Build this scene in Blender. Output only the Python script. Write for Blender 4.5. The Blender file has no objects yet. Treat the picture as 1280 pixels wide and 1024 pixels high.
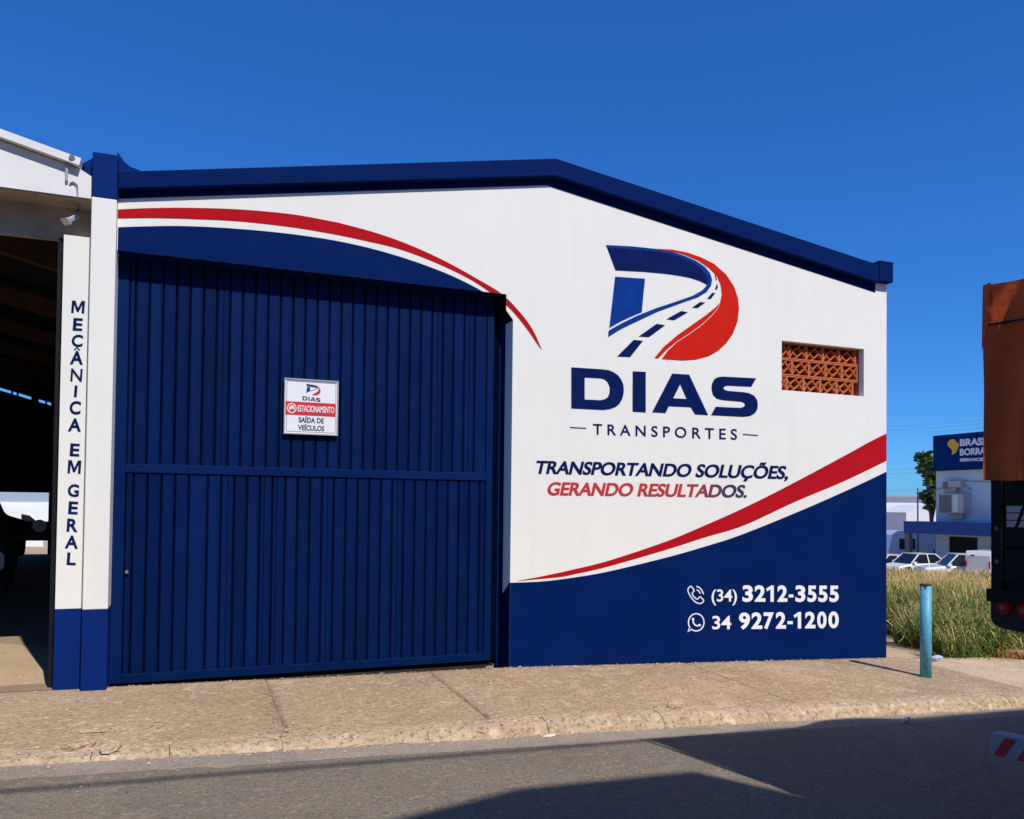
import bpy, math, random
import numpy as np
from mathutils import Vector, Matrix, noise
from mathutils.geometry import tessellate_polygon

random.seed(7)
rng = np.random.default_rng(7)
S = bpy.context.scene
COL = S.collection

# ------------------------------------------------------------------ camera
YAW, PITCH, ROLL = 0.376692, 0.022478, 0.011207
FPX, CXP, CYP = 1020.0, 640.0, 609.07
CAM = Vector((0.0, -7.605, 1.6))
fw = Vector((math.sin(YAW)*math.cos(PITCH), math.cos(YAW)*math.cos(PITCH), math.sin(PITCH)))
rt = Vector((math.cos(YAW), -math.sin(YAW), 0))
up = rt.cross(fw)
R_ = math.cos(ROLL)*rt + math.sin(ROLL)*up
U_ = -math.sin(ROLL)*rt + math.cos(ROLL)*up
cd = bpy.data.cameras.new('camera')
cam = bpy.data.objects.new('camera', cd)
COL.objects.link(cam)
mw = Matrix((R_, U_, -fw)).transposed().to_4x4()
mw.translation = CAM
cam.matrix_world = mw
cd.sensor_width = 36.0
cd.lens = 36.0*FPX/1280
cd.shift_y = (CYP-512)/1280
cd.clip_end = 2000
S.camera = cam

# ------------------------------------------------------------------ light
SUN_EL, SUN_AZ = math.radians(49.0), math.radians(13.0)   # azimuth: to the right of straight behind the viewer of the facade
SV = Vector((math.sin(SUN_AZ)*math.cos(SUN_EL), -math.cos(SUN_AZ)*math.cos(SUN_EL), math.sin(SUN_EL)))
ld = bpy.data.lights.new('sun', 'SUN')
ld.energy = 4.6
ld.angle = math.radians(0.53)
ld.color = (1.0, 0.955, 0.89)
sun = bpy.data.objects.new('sun', ld)
COL.objects.link(sun)
sun.rotation_euler = SV.to_track_quat('Z', 'Y').to_euler()
W = bpy.data.worlds.new('World')
S.world = W
W.use_nodes = True
nt = W.node_tree
bg = nt.nodes['Background']
sk = nt.nodes.new('ShaderNodeTexSky')
sk.sky_type = 'NISHITA'
sk.sun_disc = False
sk.sun_elevation = SUN_EL
sk.sun_rotation = math.pi - SUN_AZ
sk.altitude = 800
sk.air_density = 1.0
sk.dust_density = 0.2
sk.ozone_density = 1.2
hs = nt.nodes.new('ShaderNodeHueSaturation')
hs.inputs['Saturation'].default_value = 1.22
nt.links.new(sk.outputs[0], hs.inputs['Color'])
tint = nt.nodes.new('ShaderNodeMix'); tint.data_type = 'RGBA'; tint.blend_type = 'MULTIPLY'   # the deep blue rendering of this camera, same for the whole sky
tint.inputs['Factor'].default_value = 1.0; tint.inputs['B'].default_value = (.72, .88, 1.18, 1)
nt.links.new(hs.outputs[0], tint.inputs['A'])
gam = nt.nodes.new('ShaderNodeGamma'); gam.inputs['Gamma'].default_value = .8
nt.links.new(tint.outputs['Result'], gam.inputs['Color'])
tint2 = nt.nodes.new('ShaderNodeMix'); tint2.data_type = 'RGBA'; tint2.blend_type = 'MULTIPLY'
tint2.inputs['Factor'].default_value = 1; tint2.inputs['B'].default_value = (.355, .885, 1.42, 1)
nt.links.new(gam.outputs[0], tint2.inputs['A'])
nt.links.new(tint2.outputs['Result'], bg.inputs['Color'])
bg.inputs['Strength'].default_value = 0.123
S.view_settings.view_transform = 'Standard'
S.view_settings.look = 'None'
S.view_settings.gamma = 1
S.view_settings.exposure = 0

# ------------------------------------------------------------------ survey of the photograph: rays onto real planes
def ray(px, py):
    return R_*(px-CXP) + U_*(CYP-py) + fw*FPX
def on_y(px, py, y=0.0):
    d = ray(px, py); return CAM + d*((y-CAM.y)/d.y)
def on_x(px, py, x):
    d = ray(px, py); return CAM + d*((x-CAM.x)/d.x)
def at(px, py, dist):
    return CAM + ray(px, py)*(dist/FPX)

# ------------------------------------------------------------------ helpers
def tag(o, label=None, cat=None, group=None, kind=None):
    if label: o['label'] = label
    if cat: o['category'] = cat
    if group: o['group'] = group
    if kind: o['kind'] = kind
    return o
def thing(name, loc, label, cat, group=None, rz=0.0):
    o = bpy.data.objects.new(name, None)
    o.empty_display_size = 0.3
    COL.objects.link(o)
    o.location = loc
    o.rotation_euler.z = rz
    return tag(o, label, cat, group)
def copy_tree(o, parent=None):
    c = o.copy(); COL.objects.link(c); c.parent = parent
    for ch in list(o.children): copy_tree(ch, c)
    return c

class MB:
    def __init__(s): s.v = []; s.f = []
    def add(s, vs, fs):
        n = len(s.v); s.v += [tuple(v) for v in vs]; s.f += [tuple(i+n for i in f) for f in fs]; return s
    def box(s, x0, x1, y0, y1, z0, z1):
        vs = [(x0,y0,z0),(x1,y0,z0),(x1,y1,z0),(x0,y1,z0),(x0,y0,z1),(x1,y0,z1),(x1,y1,z1),(x0,y1,z1)]
        return s.add(vs, [(0,3,2,1),(4,5,6,7),(0,1,5,4),(1,2,6,5),(2,3,7,6),(3,0,4,7)])
    def beam(s, a, b, w, h, upv=(0,0,1)):
        a = Vector(a); b = Vector(b); d = (b-a).normalized()
        u = Vector(upv)
        if abs(d.dot(u)) > .99: u = Vector((1,0,0))
        r = d.cross(u).normalized()*(w/2); u = r.cross(d).normalized()*(h/2)
        vs = [a-r-u, a+r-u, a+r+u, a-r+u, b-r-u, b+r-u, b+r+u, b-r+u]
        return s.add(vs, [(0,1,2,3),(7,6,5,4),(0,4,5,1),(1,5,6,2),(2,6,7,3),(3,7,4,0)])
    def tube(s, pts, r, n=10, caps=True):
        pts = [Vector(p) for p in pts]; rings = []
        rs = r if isinstance(r, (list, tuple)) else [r]*len(pts)
        for i, p in enumerate(pts):
            d = (pts[min(i+1, len(pts)-1)]-pts[max(i-1, 0)]).normalized()
            u = Vector((0,0,1)) if abs(d.z) < .95 else Vector((1,0,0))
            a = d.cross(u).normalized(); b = a.cross(d)
            rings.append([p+(a*math.cos(t)+b*math.sin(t))*rs[i] for t in [2*math.pi*k/n for k in range(n)]])
        vs = [v for g in rings for v in g]; fs = []
        for i in range(len(pts)-1):
            for k in range(n):
                k2 = (k+1) % n
                fs.append((i*n+k, i*n+k2, (i+1)*n+k2, (i+1)*n+k))
        if caps: fs += [tuple(range(n))[::-1], tuple(range((len(pts)-1)*n, len(pts)*n))]
        return s.add(vs, fs)
    def sheet(s, loops, fn):
        """filled polygon (outer loop, then holes) of 2-D points mapped to 3-D by fn"""
        L = [[Vector((p[0], p[1], 0)) for p in lp] for lp in loops]
        tri = tessellate_polygon(L)
        flat = [p for lp in loops for p in lp]
        return s.add([fn(*p) for p in flat], tri)
    def prism(s, loops, y0, y1):
        """solid cut from x-z loops between two y planes"""
        L = [[Vector((p[0], p[1], 0)) for p in lp] for lp in loops]
        tri = tessellate_polygon(L)
        flat = [p for lp in loops for p in lp]; n = len(flat)
        vs = [(p[0], y0, p[1]) for p in flat]+[(p[0], y1, p[1]) for p in flat]
        fs = [tuple(t) for t in tri]+[tuple(i+n for i in t)[::-1] for t in tri]
        k = 0
        for lp in loops:
            m = len(lp)
            for i in range(m):
                a, b = k+i, k+(i+1) % m
                fs.append((a, b, b+n, a+n))
            k += m
        return s.add(vs, fs)
    def build(s, name, m, parent=None, world=True, smooth=False, bevel=0, recalc=True, kind=None, label=None):
        me = bpy.data.meshes.new(name)
        off = parent.location if (parent is not None and world) else Vector((0,0,0))
        if parent is not None and world and parent.parent is not None: off = off + parent.parent.location
        me.from_pydata([(v[0]-off[0], v[1]-off[1], v[2]-off[2]) for v in s.v], [], s.f)
        me.validate()
        if recalc:
            import bmesh
            bm = bmesh.new(); bm.from_mesh(me)
            bmesh.ops.remove_doubles(bm, verts=bm.verts, dist=1e-5)
            bmesh.ops.recalc_face_normals(bm, faces=bm.faces)
            bm.to_mesh(me); bm.free()
        if smooth:
            me.polygons.foreach_set('use_smooth', [True]*len(me.polygons))
        me.materials.append(m)
        o = bpy.data.objects.new(name, me)
        COL.objects.link(o)
        o.parent = parent
        if bevel:
            b = o.modifiers.new('edge', 'BEVEL'); b.width = bevel; b.segments = 2; b.limit_method = 'ANGLE'; b.angle_limit = math.radians(35)
        if kind: o['kind'] = kind
        if label: o['label'] = label
        return o

# ------------------------------------------------------------------ materials
def mat(name, col, rough=.6, col2=None, nscale=3.0, amt=.5, bump=0.0, bscale=80.0, spec=.5, metal=0.0, stain=None, coat=0.0, stain_scale=1.2, stain_lo=.55, stain_hi=.75, vary=0, streak=None):
    m = bpy.data.materials.new(name); m.use_nodes = True
    t = m.node_tree; N = t.nodes; L = t.links; p = N['Principled BSDF']
    p.inputs['Roughness'].default_value = rough
    p.inputs['Metallic'].default_value = metal
    p.inputs['Specular IOR Level'].default_value = spec
    if coat: p.inputs['Coat Weight'].default_value = coat; p.inputs['Coat Roughness'].default_value = .08
    tc = N.new('ShaderNodeTexCoord'); geo = N.new('ShaderNodeNewGeometry')
    c = None
    if col2 is None: col2 = tuple(x*.86 for x in col)
    n1 = N.new('ShaderNodeTexNoise'); n1.inputs['Scale'].default_value = nscale; n1.inputs['Detail'].default_value = 8; n1.inputs['Roughness'].default_value = .65
    L.new(geo.outputs['Position'], n1.inputs['Vector'])
    r = N.new('ShaderNodeMapRange'); r.inputs['From Min'].default_value = .35; r.inputs['From Max'].default_value = .7
    r.inputs['To Max'].default_value = amt
    L.new(n1.outputs['Fac'], r.inputs['Value'])
    mx = N.new('ShaderNodeMix'); mx.data_type = 'RGBA'
    mx.inputs['A'].default_value = (*col, 1); mx.inputs['B'].default_value = (*col2, 1)
    L.new(r.outputs[0], mx.inputs['Factor']); c = mx.outputs['Result']
    if stain:
        n2 = N.new('ShaderNodeTexNoise'); n2.inputs['Scale'].default_value = stain_scale; n2.inputs['Detail'].default_value = 10; n2.inputs['Roughness'].default_value = .75
        L.new(geo.outputs['Position'], n2.inputs['Vector'])
        r2 = N.new('ShaderNodeMapRange'); r2.inputs['From Min'].default_value = stain_lo; r2.inputs['From Max'].default_value = stain_hi
        L.new(n2.outputs['Fac'], r2.inputs['Value'])
        m2 = N.new('ShaderNodeMix'); m2.data_type = 'RGBA'; m2.inputs['B'].default_value = (*stain, 1)
        L.new(r2.outputs[0], m2.inputs['Factor']); L.new(c, m2.inputs['A']); c = m2.outputs['Result']
    if streak:
        mpn = N.new('ShaderNodeMapping'); mpn.inputs['Scale'].default_value = (7, 7, .35)
        n4 = N.new('ShaderNodeTexNoise'); n4.inputs['Scale'].default_value = 1; n4.inputs['Detail'].default_value = 6
        L.new(geo.outputs['Position'], mpn.inputs[0]); L.new(mpn.outputs[0], n4.inputs['Vector'])
        r4 = N.new('ShaderNodeMapRange'); r4.inputs['From Min'].default_value = .52; r4.inputs['From Max'].default_value = .8; r4.inputs['To Max'].default_value = .2
        L.new(n4.outputs['Fac'], r4.inputs['Value'])
        m4 = N.new('ShaderNodeMix'); m4.data_type = 'RGBA'; m4.inputs['B'].default_value = (*streak, 1)
        L.new(r4.outputs[0], m4.inputs['Factor']); L.new(c, m4.inputs['A']); c = m4.outputs['Result']
    if vary:
        oi = N.new('ShaderNodeObjectInfo'); r5 = N.new('ShaderNodeMapRange'); r5.inputs['To Min'].default_value = 1-vary; r5.inputs['To Max'].default_value = 1+vary
        L.new(oi.outputs['Random'], r5.inputs['Value'])
        m5 = N.new('ShaderNodeVectorMath'); m5.operation = 'SCALE'; L.new(c, m5.inputs[0]); L.new(r5.outputs[0], m5.inputs['Scale']); c = m5.outputs[0]
    L.new(c, p.inputs['Base Color'])
    if bump:
        n3 = N.new('ShaderNodeTexNoise'); n3.inputs['Scale'].default_value = bscale; n3.inputs['Detail'].default_value = 5
        L.new(geo.outputs['Position'], n3.inputs['Vector'])
        b = N.new('ShaderNodeBump'); b.inputs['Strength'].default_value = bump; b.inputs['Distance'].default_value = .01
        L.new(n3.outputs['Fac'], b.inputs['Height']); L.new(b.outputs[0], p.inputs['Normal'])
    return m

NAVY = (.0010, .0120, .082)
M = {}
M['white'] = mat('white_paint', (.78,.77,.71), .8, (.74,.73,.67), 1.3, .8, .12, 60, .15, stain=(.66,.64,.60), stain_lo=.62, stain_hi=.85, streak=(.60,.58,.54))
M['white_old'] = mat('old_white_paint', (.76,.75,.73), .8, (.66,.645,.61), 2.2, .8, .16, 50, .15, stain=(.52,.48,.42), stain_lo=.6, stain_hi=.8)
M['navy'] = mat('navy_paint', NAVY, .7, (.0014,.0145,.094), 1.6, .8, .14, 60, .03)
M['navy_col'] = mat('navy_column_paint', (.003,.022,.145), .7, (.0025,.018,.12), 3, .8, .2, 50, .04)
M['navy_gate'] = mat('navy_gate_enamel', (.0010,.0135,.074), .55, (.0008,.0105,.058), 1.2, .9, .25, 5, .05, stain=(.012,.028,.09), stain_lo=.66, stain_hi=.74, stain_scale=9, vary=.16)
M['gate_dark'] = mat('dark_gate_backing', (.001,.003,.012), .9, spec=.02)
M['red'] = mat('red_paint', (.44,.007,.013), .75, (.40,.006,.012), 2, .8, .14, 60, .04)
M['logo_red'] = mat('bright_red_paint', (.60,.018,.008), .75, (.50,.012,.009), 4, .8, .1, 60, .04)
M['ink'] = mat('navy_lettering', (.0025,.010,.075), .75, (.004,.016,.095), 4, .8, .1, 60, .03)
M['ink_mid'] = mat('mid_blue_lettering', (.004,.045,.28), .75, (.003,.026,.16), 5, .9, .1, 60, .04)
M['white_ink'] = mat('white_lettering', (.80,.81,.83), .6, None, 3, .2)
M['brown_conc'] = mat('dirty_concrete', (.42,.35,.27), .9, (.30,.24,.18), 3, .9, .6, 30, .2, stain=(.2,.16,.12))
M['galv'] = mat('galvanised_steel', (.36,.37,.38), .5, (.26,.27,.28), 6, .8, .1, 60, .4, .3)
M['alu'] = mat('aluminium_frame', (.62,.64,.67), .35, None, 6, .4, 0, 60, .5, .6)
M['sign_white'] = mat('sign_white', (.78,.79,.80), .35, None, 3, .2)
M['bumper_white'] = mat('shade_dimmed_bumper', (.42,.41,.40), .7, (.28,.27,.26), 9, .9)  # white toned down, with the bar's shade put into the colour
M['sign_red'] = mat('sign_red', (.62,.03,.035), .35, None, 3, .3)
M['sign_ink'] = mat('sign_ink', (.02,.03,.09), .4, None, 3, .3)
M['black'] = mat('black_rubber', (.012,.012,.013), .7, (.02,.02,.02), 5, .8)
M['dark_steel'] = mat('dark_painted_steel', (.0045,.005,.0065), .6, (.009,.009,.010), 5, .9, .2, 40, .2)
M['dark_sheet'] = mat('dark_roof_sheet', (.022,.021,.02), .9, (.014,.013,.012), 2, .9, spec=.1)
M['wood'] = mat('old_timber', (.06,.033,.014), .9, (.03,.017,.009), 6, .9, .4, 50)
M['terracotta'] = mat('terracotta', (.58,.17,.055), .8, (.44,.11,.035), 14, .9, .4, 90, .2, stain=(.66,.30,.16), stain_scale=12)
M['orange_tarp'] = mat('orange_tarpaulin', (.80,.145,.035), .75, (.58,.10,.028), 3.5, .9, .5, 14, .1, stain=(.3,.07,.025), stain_scale=2.5)
M['glass'] = mat('dark_glass', (.012,.015,.018), .06, None, 2, .2, spec=.8)
M['car_white'] = mat('white_car_paint', (.76,.76,.76), .3, None, 3, .15, coat=.6)
M['car_dark'] = mat('black_plastic_trim', (.02,.02,.022), .5)
M['lamp_red'] = mat('red_lamp_lens', (.60,.003,.012), .4, None, 8, .4, spec=.15)
M['lamp_glass'] = mat('clear_lamp_lens', (.22,.12,.11), .3)
M['reveal'] = mat('pale_blue_reveal_tone', (.55,.80,.97), .7, None, 3, .4)  # one pale blue for the gate and vent reveals
M['post'] = mat('pale_blue_pipe_paint', (.10,.40,.56), .45, (.075,.33,.49), 5, .8, .2, 60, .4, stain=(.035,.045,.05), stain_scale=14, stain_lo=.585, stain_hi=.60)
M['rust'] = mat('rusted_steel', (.09,.045,.025), .8, (.045,.025,.018), 20, .9, .4, 80)
M['leaf'] = mat('broad_leaf', (.05,.11,.022), .5, (.085,.15,.03), 1.2, .9, spec=.4)
M['bark'] = mat('bark', (.14,.11,.08), .9, (.08,.06,.045), 8, .9, .8, 40)
M['far_white'] = mat('far_white_wall', (.70,.71,.73), .8, (.62,.64,.66), .4, .8)
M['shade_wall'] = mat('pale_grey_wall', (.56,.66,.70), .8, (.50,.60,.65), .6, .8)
M['far_grey'] = mat('far_grey_blue_wall', (.30,.37,.46), .8)
M['sign_navy'] = mat('navy_sign_sheet', (.001,.03,.15), .7, None, 1, .4, spec=.05)
M['awning'] = mat('blue_awning_sheet', (.005,.055,.25), .6, None, 1, .4)
M['yellow'] = mat('yellow_emblem', (.85,.50,.01), .5, None, 1, .3)
M['ac'] = mat('beige_plastic', (.5,.47,.42), .6, (.4,.38,.34), 3, .8)
M['grille'] = mat('grey_grille', (.16,.16,.16), .6)
M['cable'] = mat('grey_cable', (.12,.12,.13), .6)
M['wire'] = mat('weathered_wire', (.30,.32,.36), .6)
M['plaster'] = mat('ochre_plaster', (.45,.38,.28), .85, None, 1, .8)
M['plank'] = mat('reddish_board', (.42,.17,.08), .85, (.30,.12,.06), 9, .9, .4, 60)
M['rubble'] = mat('pale_rubble', (.60,.47,.34), .9, (.42,.32,.22), 12, .9, .5, 60)
M['paper'] = mat('white_litter', (.72,.72,.70), .7)
M['litter_blue'] = mat('blue_white_litter', (.25,.35,.55), .5, (.7,.7,.72), 30, 1)

def ground_mat(name, base, second, dark, scale1=1.4, fine=180, bump=.5, speck=.35, rough=.92, light=None, crack=False, bdist=.006):
    m = bpy.data.materials.new(name); m.use_nodes = True
    t = m.node_tree; N = t.nodes; L = t.links; p = N['Principled BSDF']
    p.inputs['Roughness'].default_value = rough; p.inputs['Specular IOR Level'].default_value = .25
    geo = N.new('ShaderNodeNewGeometry')
    def nz(s, d=8, rg=.6):
        n = N.new('ShaderNodeTexNoise'); n.inputs['Scale'].default_value = s; n.inputs['Detail'].default_value = d; n.inputs['Roughness'].default_value = rg
        L.new(geo.outputs['Position'], n.inputs['Vector']); return n.outputs['Fac']
    def mr(v, a, b, c=0., d=1.):
        r = N.new('ShaderNodeMapRange'); r.inputs['From Min'].default_value = a; r.inputs['From Max'].default_value = b
        r.inputs['To Min'].default_value = c; r.inputs['To Max'].default_value = d; L.new(v, r.inputs['Value']); return r.outputs[0]
    def mix(f, a, b):
        x = N.new('ShaderNodeMix'); x.data_type = 'RGBA'
        L.new(f, x.inputs['Factor'])
        for k, q in (('A', a), ('B', b)):
            if isinstance(q, tuple): x.inputs[k].default_value = (*q, 1)
            else: L.new(q, x.inputs[k])
        return x.outputs['Result']
    c = mix(mr(nz(scale1), .38, .66), base, second)
    c = mix(mr(nz(scale1*4.3, 10, .75), .55, .78, 0, .75), c, dark)
    big = N.new('ShaderNodeTexNoise'); big.inputs['Scale'].default_value = .55; big.inputs['Detail'].default_value = 12; big.inputs['Roughness'].default_value = .72; big.inputs['Distortion'].default_value = .8
    L.new(geo.outputs['Position'], big.inputs['Vector'])
    c = mix(mr(big.outputs['Fac'], .53, .60, 0, .38), c, tuple(a_*b_ for a_, b_ in zip(base, (.74, .68, .62))))
    c = mix(mr(big.outputs['Fac'], .40, .36, 0, .40), c, tuple(min(1, a_*b_) for a_, b_ in zip(base, (1.30, 1.24, 1.14))))
    if light: c = mix(mr(nz(scale1*2.1, 10, .8), .54, .7, 0, .8), c, light)
    f = nz(fine, 3, .5)
    c = mix(mr(f, .52, .70, 0, speck), c, dark)
    c = mix(mr(nz(fine*.43, 3, .5), .56, .74, 0, speck*.9), c, tuple(min(1, x*1.5) for x in base))
    if crack:
        v = N.new('ShaderNodeTexVoronoi'); v.feature = 'DISTANCE_TO_EDGE'; v.inputs['Scale'].default_value = .9
        nn = N.new('ShaderNodeTexNoise'); nn.inputs['Scale'].default_value = 3; nn.inputs['Detail'].default_value = 6
        L.new(geo.outputs['Position'], nn.inputs['Vector'])
        ad = N.new('ShaderNodeVectorMath'); ad.operation = 'MULTIPLY_ADD'; ad.inputs[1].default_value = (.5,.5,.5)
        L.new(nn.outputs['Color'], ad.inputs[0]); L.new(geo.outputs['Position'], ad.inputs[2]); L.new(ad.outputs[0], v.inputs['Vector'])
        c = mix(mr(v.outputs['Distance'], 0, .006, .5, 0), c, dark)
    L.new(c, p.inputs['Base Color'])
    b = N.new('ShaderNodeBump'); b.inputs['Strength'].default_value = bump; b.inputs['Distance'].default_value = bdist
    ad = N.new('ShaderNodeMath'); ad.operation = 'ADD'; L.new(f, ad.inputs[0]); L.new(nz(fine*.15, 8, .7), ad.inputs[1])
    L.new(ad.outputs[0], b.inputs['Height']); L.new(b.outputs[0], p.inputs['Normal'])
    return m
M['pave'] = ground_mat('sandy_concrete', (.49,.345,.212), (.375,.26,.155), (.21,.14,.082), .8, 34, 1.0, .8, light=(.68,.53,.36), crack=True, bdist=.02)
M['pave_light'] = ground_mat('pale_concrete', (.60,.445,.29), (.50,.36,.23), (.32,.22,.14), 1.3, 38, .9, .6, light=(.70,.56,.41), bdist=.015)
M['kerb'] = ground_mat('kerb_concrete', (.52,.385,.25), (.42,.30,.185), (.20,.14,.09), 1.6, 30, 1.0, .9, light=(.62,.48,.33), bdist=.022)
M['sand'] = ground_mat('dry_sandy_soil', (.52,.38,.24), (.42,.30,.18), (.26,.18,.10), .8, 90, .9, .4, light=(.60,.46,.31))
M['asphalt'] = ground_mat('worn_asphalt', (.225,.185,.135), (.175,.143,.106), (.08,.066,.05), .55, 55, 1.0, .8, light=(.27,.23,.185), bdist=.014)
M['gutter'] = ground_mat('dusty_gutter', (.34,.27,.205), (.25,.205,.16), (.13,.105,.085), 2.2, 90, .9, .7, light=(.46,.36,.26))
M['floor'] = ground_mat('shed_floor', (.34,.25,.165), (.28,.20,.135), (.16,.11,.07), 1.3, 60, .5, .4)

# ------------------------------------------------------------------ levels
def road_z(x): return -.04-.04*max(-12, min(x, 60))
def base_z(x): return .05-.0162*(x+.7) if x < 3 else -.01-.0385*(x-3)
def kerb_h(x): return .035+.075*max(0, min(1, (x+.5)/3.5))
KY = -1.9
def pave_z(x, y):
    t = max(0, min(1, -y/1.74)); b = base_z(x) if x < 9 else base_z(9)-.04*(x-9)
    return b*(1-t)+(road_z(x)+kerb_h(x))*t
def terrain(x, y):
    z = road_z(x)-.05
    if y > 0: z += .2*math.exp(-y/5)-.025*min(y, 70)
    return z

def grid(name, xs, ys, zf, m, parent=None, kind=None, jitter=0, jscale=6):
    mb = MB(); nx, ny = len(xs), len(ys)
    vs = []
    for x in xs:
        for y in ys:
            z = zf(x, y)
            if jitter: z += jitter*noise.noise(Vector((x*jscale, y*jscale, 0)))+jitter*.6*noise.noise(Vector((x*jscale*3.1, y*jscale*3.1, 5)))
            vs.append((x, y, z))
    fs = [(i*ny+j, (i+1)*ny+j, (i+1)*ny+j+1, i*ny+j+1) for i in range(nx-1) for j in range(ny-1)]
    mb.add(vs, fs)
    return mb.build(name, m, parent, smooth=True, recalc=False, kind=kind)
def lin(a, b, n): return [a+(b-a)*i/(n-1) for i in range(n)]

xs = sorted(set([-600,-300,-150,-80,-40,-20]+[round(x, 2) for x in lin(-12, 60, 73)]+[80,120,200,400,700]))
ys = sorted(set([-600,-300,-100,-50,-30,-20,-12,-8,-5,-3,-1.5,-.3,0]+[round(y, 2) for y in lin(.5, 30, 60)]+[40,55,70,100,200,400,700]))
grid('ground', xs, ys, terrain, M['sand'], kind='structure')
grid('road', [-200,-80,-30]+lin(-12, 60, 60)+[90,200], [-8.9,-6,-4,-3,-2.4,-1.85], lambda x, y: road_z(x), M['asphalt'], kind='structure')
# dusty gutter strip with a ragged outer edge
mb = MB(); gx = lin(-12, 30, 420); vs = []
for x in gx:
    w = .27+.05*noise.noise(Vector((x*1.3, 0, 3)))+.03*noise.noise(Vector((x*7, 0, 9)))
    vs += [(x, KY-w, road_z(x)+.0012), (x, KY+.03, road_z(x)+.005)]
mb.add(vs, [(2*i, 2*i+2, 2*i+3, 2*i+1) for i in range(len(gx)-1)])
mb.build('gutter', M['gutter'], kind='structure', recalc=False)

# pavement: cast slabs with open joints, each a part
pv = bpy.data.objects.new('pavement', None); COL.objects.link(pv); pv['kind'] = 'structure'
joints = [-12, -7.5, -3.9, .66, 2.16, 5.05, 8.15, 11.5, 15, 19, 24, 30]
for i in range(len(joints)-1):
    a, b = joints[i]+.004, joints[i+1]-.004
    n = max(6, int((b-a)/(.05 if -3 < a < 9 else .3)))
    zj = random.uniform(-.004, .004)
    o = grid('slab', lin(a, b, n), lin(-1.745, .0 if a < 8 else -.1, 40), lambda x, y: pave_z(x, y)+zj, M['pave'] if a < 8 else M['pave_light'], pv, jitter=.0045)
    so = o.modifiers.new('thick', 'SOLIDIFY'); so.thickness = .06; so.offset = -1
# joint bed
grid('joint_bed', lin(-12, 30, 60), [-1.74, -.9, -.02], lambda x, y: pave_z(x, y)-.018, M['sand'], pv)

# kerb stones
kr = bpy.data.objects.new('kerb', None); COL.objects.link(kr); kr['kind'] = 'structure'
x = -8.0
while x < 22:
    Lk = random.uniform(.92, 1.05)
    if -1.5 < x < 2.5: Lk *= random.choice([.45, .7, 1])
    g = random.uniform(.001, .005)
    a, b = x+g, x+Lk-g
    n = 22
    prof = [(-1.93, -.06), (-1.925, .12), (-1.905, .4), (-1.89, .68), (-1.865, .88), (-1.83, .98), (-1.78, 1.01), (-1.738, 1.02), (-1.73, -.06)]
    vs = []
    er = 1.0 if x < 2.8 else .35
    for i in range(n):
        xx = a+(b-a)*i/(n-1); h = kerb_h(xx); e = min(i, n-1-i)
        rnd = .004 if e == 0 else 0
        for (py_, pz_) in prof:
            w = noise.noise(Vector((xx*5.5, py_*14, pz_*2+x)))
            w2 = noise.noise(Vector((xx*17, py_*30, pz_*5+3)))
            dz = (w*.014+w2*.007)*er*(pz_ > .2); dy = (w2*.016+w*.012)*er*(py_ < -1.76)
            vs.append((xx, py_+dy+rnd*(py_ < -1.85), road_z(xx)+h*pz_+dz-rnd*(pz_ > .8)))
    m_ = len(prof)
    fs = [(i*m_+j, (i+1)*m_+j, (i+1)*m_+j+1, i*m_+j+1) for i in range(n-1) for j in range(m_-1)]
    fs += [tuple(range(m_)), tuple(range((n-1)*m_, n*m_))[::-1]]
    mb = MB().add(vs, fs); mb.build('kerb_stone', M['kerb'], kr, smooth=False)
    x += Lk

# loose grit along the kerb and pavement (uncountable)
def stones(name, pts, m, rlo, rhi, zf):
    mb = MB()
    for (x, y) in pts:
        r = random.uniform(rlo, rhi)*(1 if random.random() < .85 else 1.8); z = zf(x, y)+r*.3
        vs = []
        for d in ((1,0,0),(-1,0,0),(0,1,0),(0,-1,0),(0,0,1),(0,0,-1),(.6,.6,.5),(-.6,.5,.5),(.5,-.6,.5)):
            k = r*random.uniform(.6, 1.15)
            vs.append((x+d[0]*k*1.3, y+d[1]*k, z+d[2]*k*.7))
        mb.add(vs, [(0,6,4),(6,2,4),(2,7,4),(7,1,4),(1,3,4),(3,8,4),(8,0,4),(0,2,6),(2,1,7),(3,0,8),(0,5,2),(2,5,1),(1,5,3),(3,5,0)])
    o = mb.build(name, m, recalc=False, kind='stuff'); return o
def zp(x, y): return pave_z(x, y) if y > -1.75 else (road_z(x)+kerb_h(x) if y > KY else road_z(x)+.004)
pts = [(random.uniform(-2.5, 12), KY-abs(random.gauss(.02, .07))) for _ in range(600)]
pts += [(random.uniform(-2.5, 2.8), random.gauss(-1.82, .1)) for _ in range(350)]
pts += [(random.uniform(-2.5, 10), random.uniform(-1.75, -.01)) for _ in range(500)]
pts += [(random.uniform(-1, 8), -abs(random.gauss(0, .03))-.005) for _ in range(260)]
tag(stones('gravel', pts, M['rubble'], .002, .008, zp), 'fine pale grit scattered along the kerb and pavement', 'gravel')
pts = [(random.uniform(-3, 12), random.uniform(-5, -1.95)) for _ in range(500)]
tag(stones('gravel', pts, M['rubble'], .002, .005, lambda x, y: road_z(x)), 'tiny stones scattered over the grey asphalt road', 'gravel')

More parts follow.
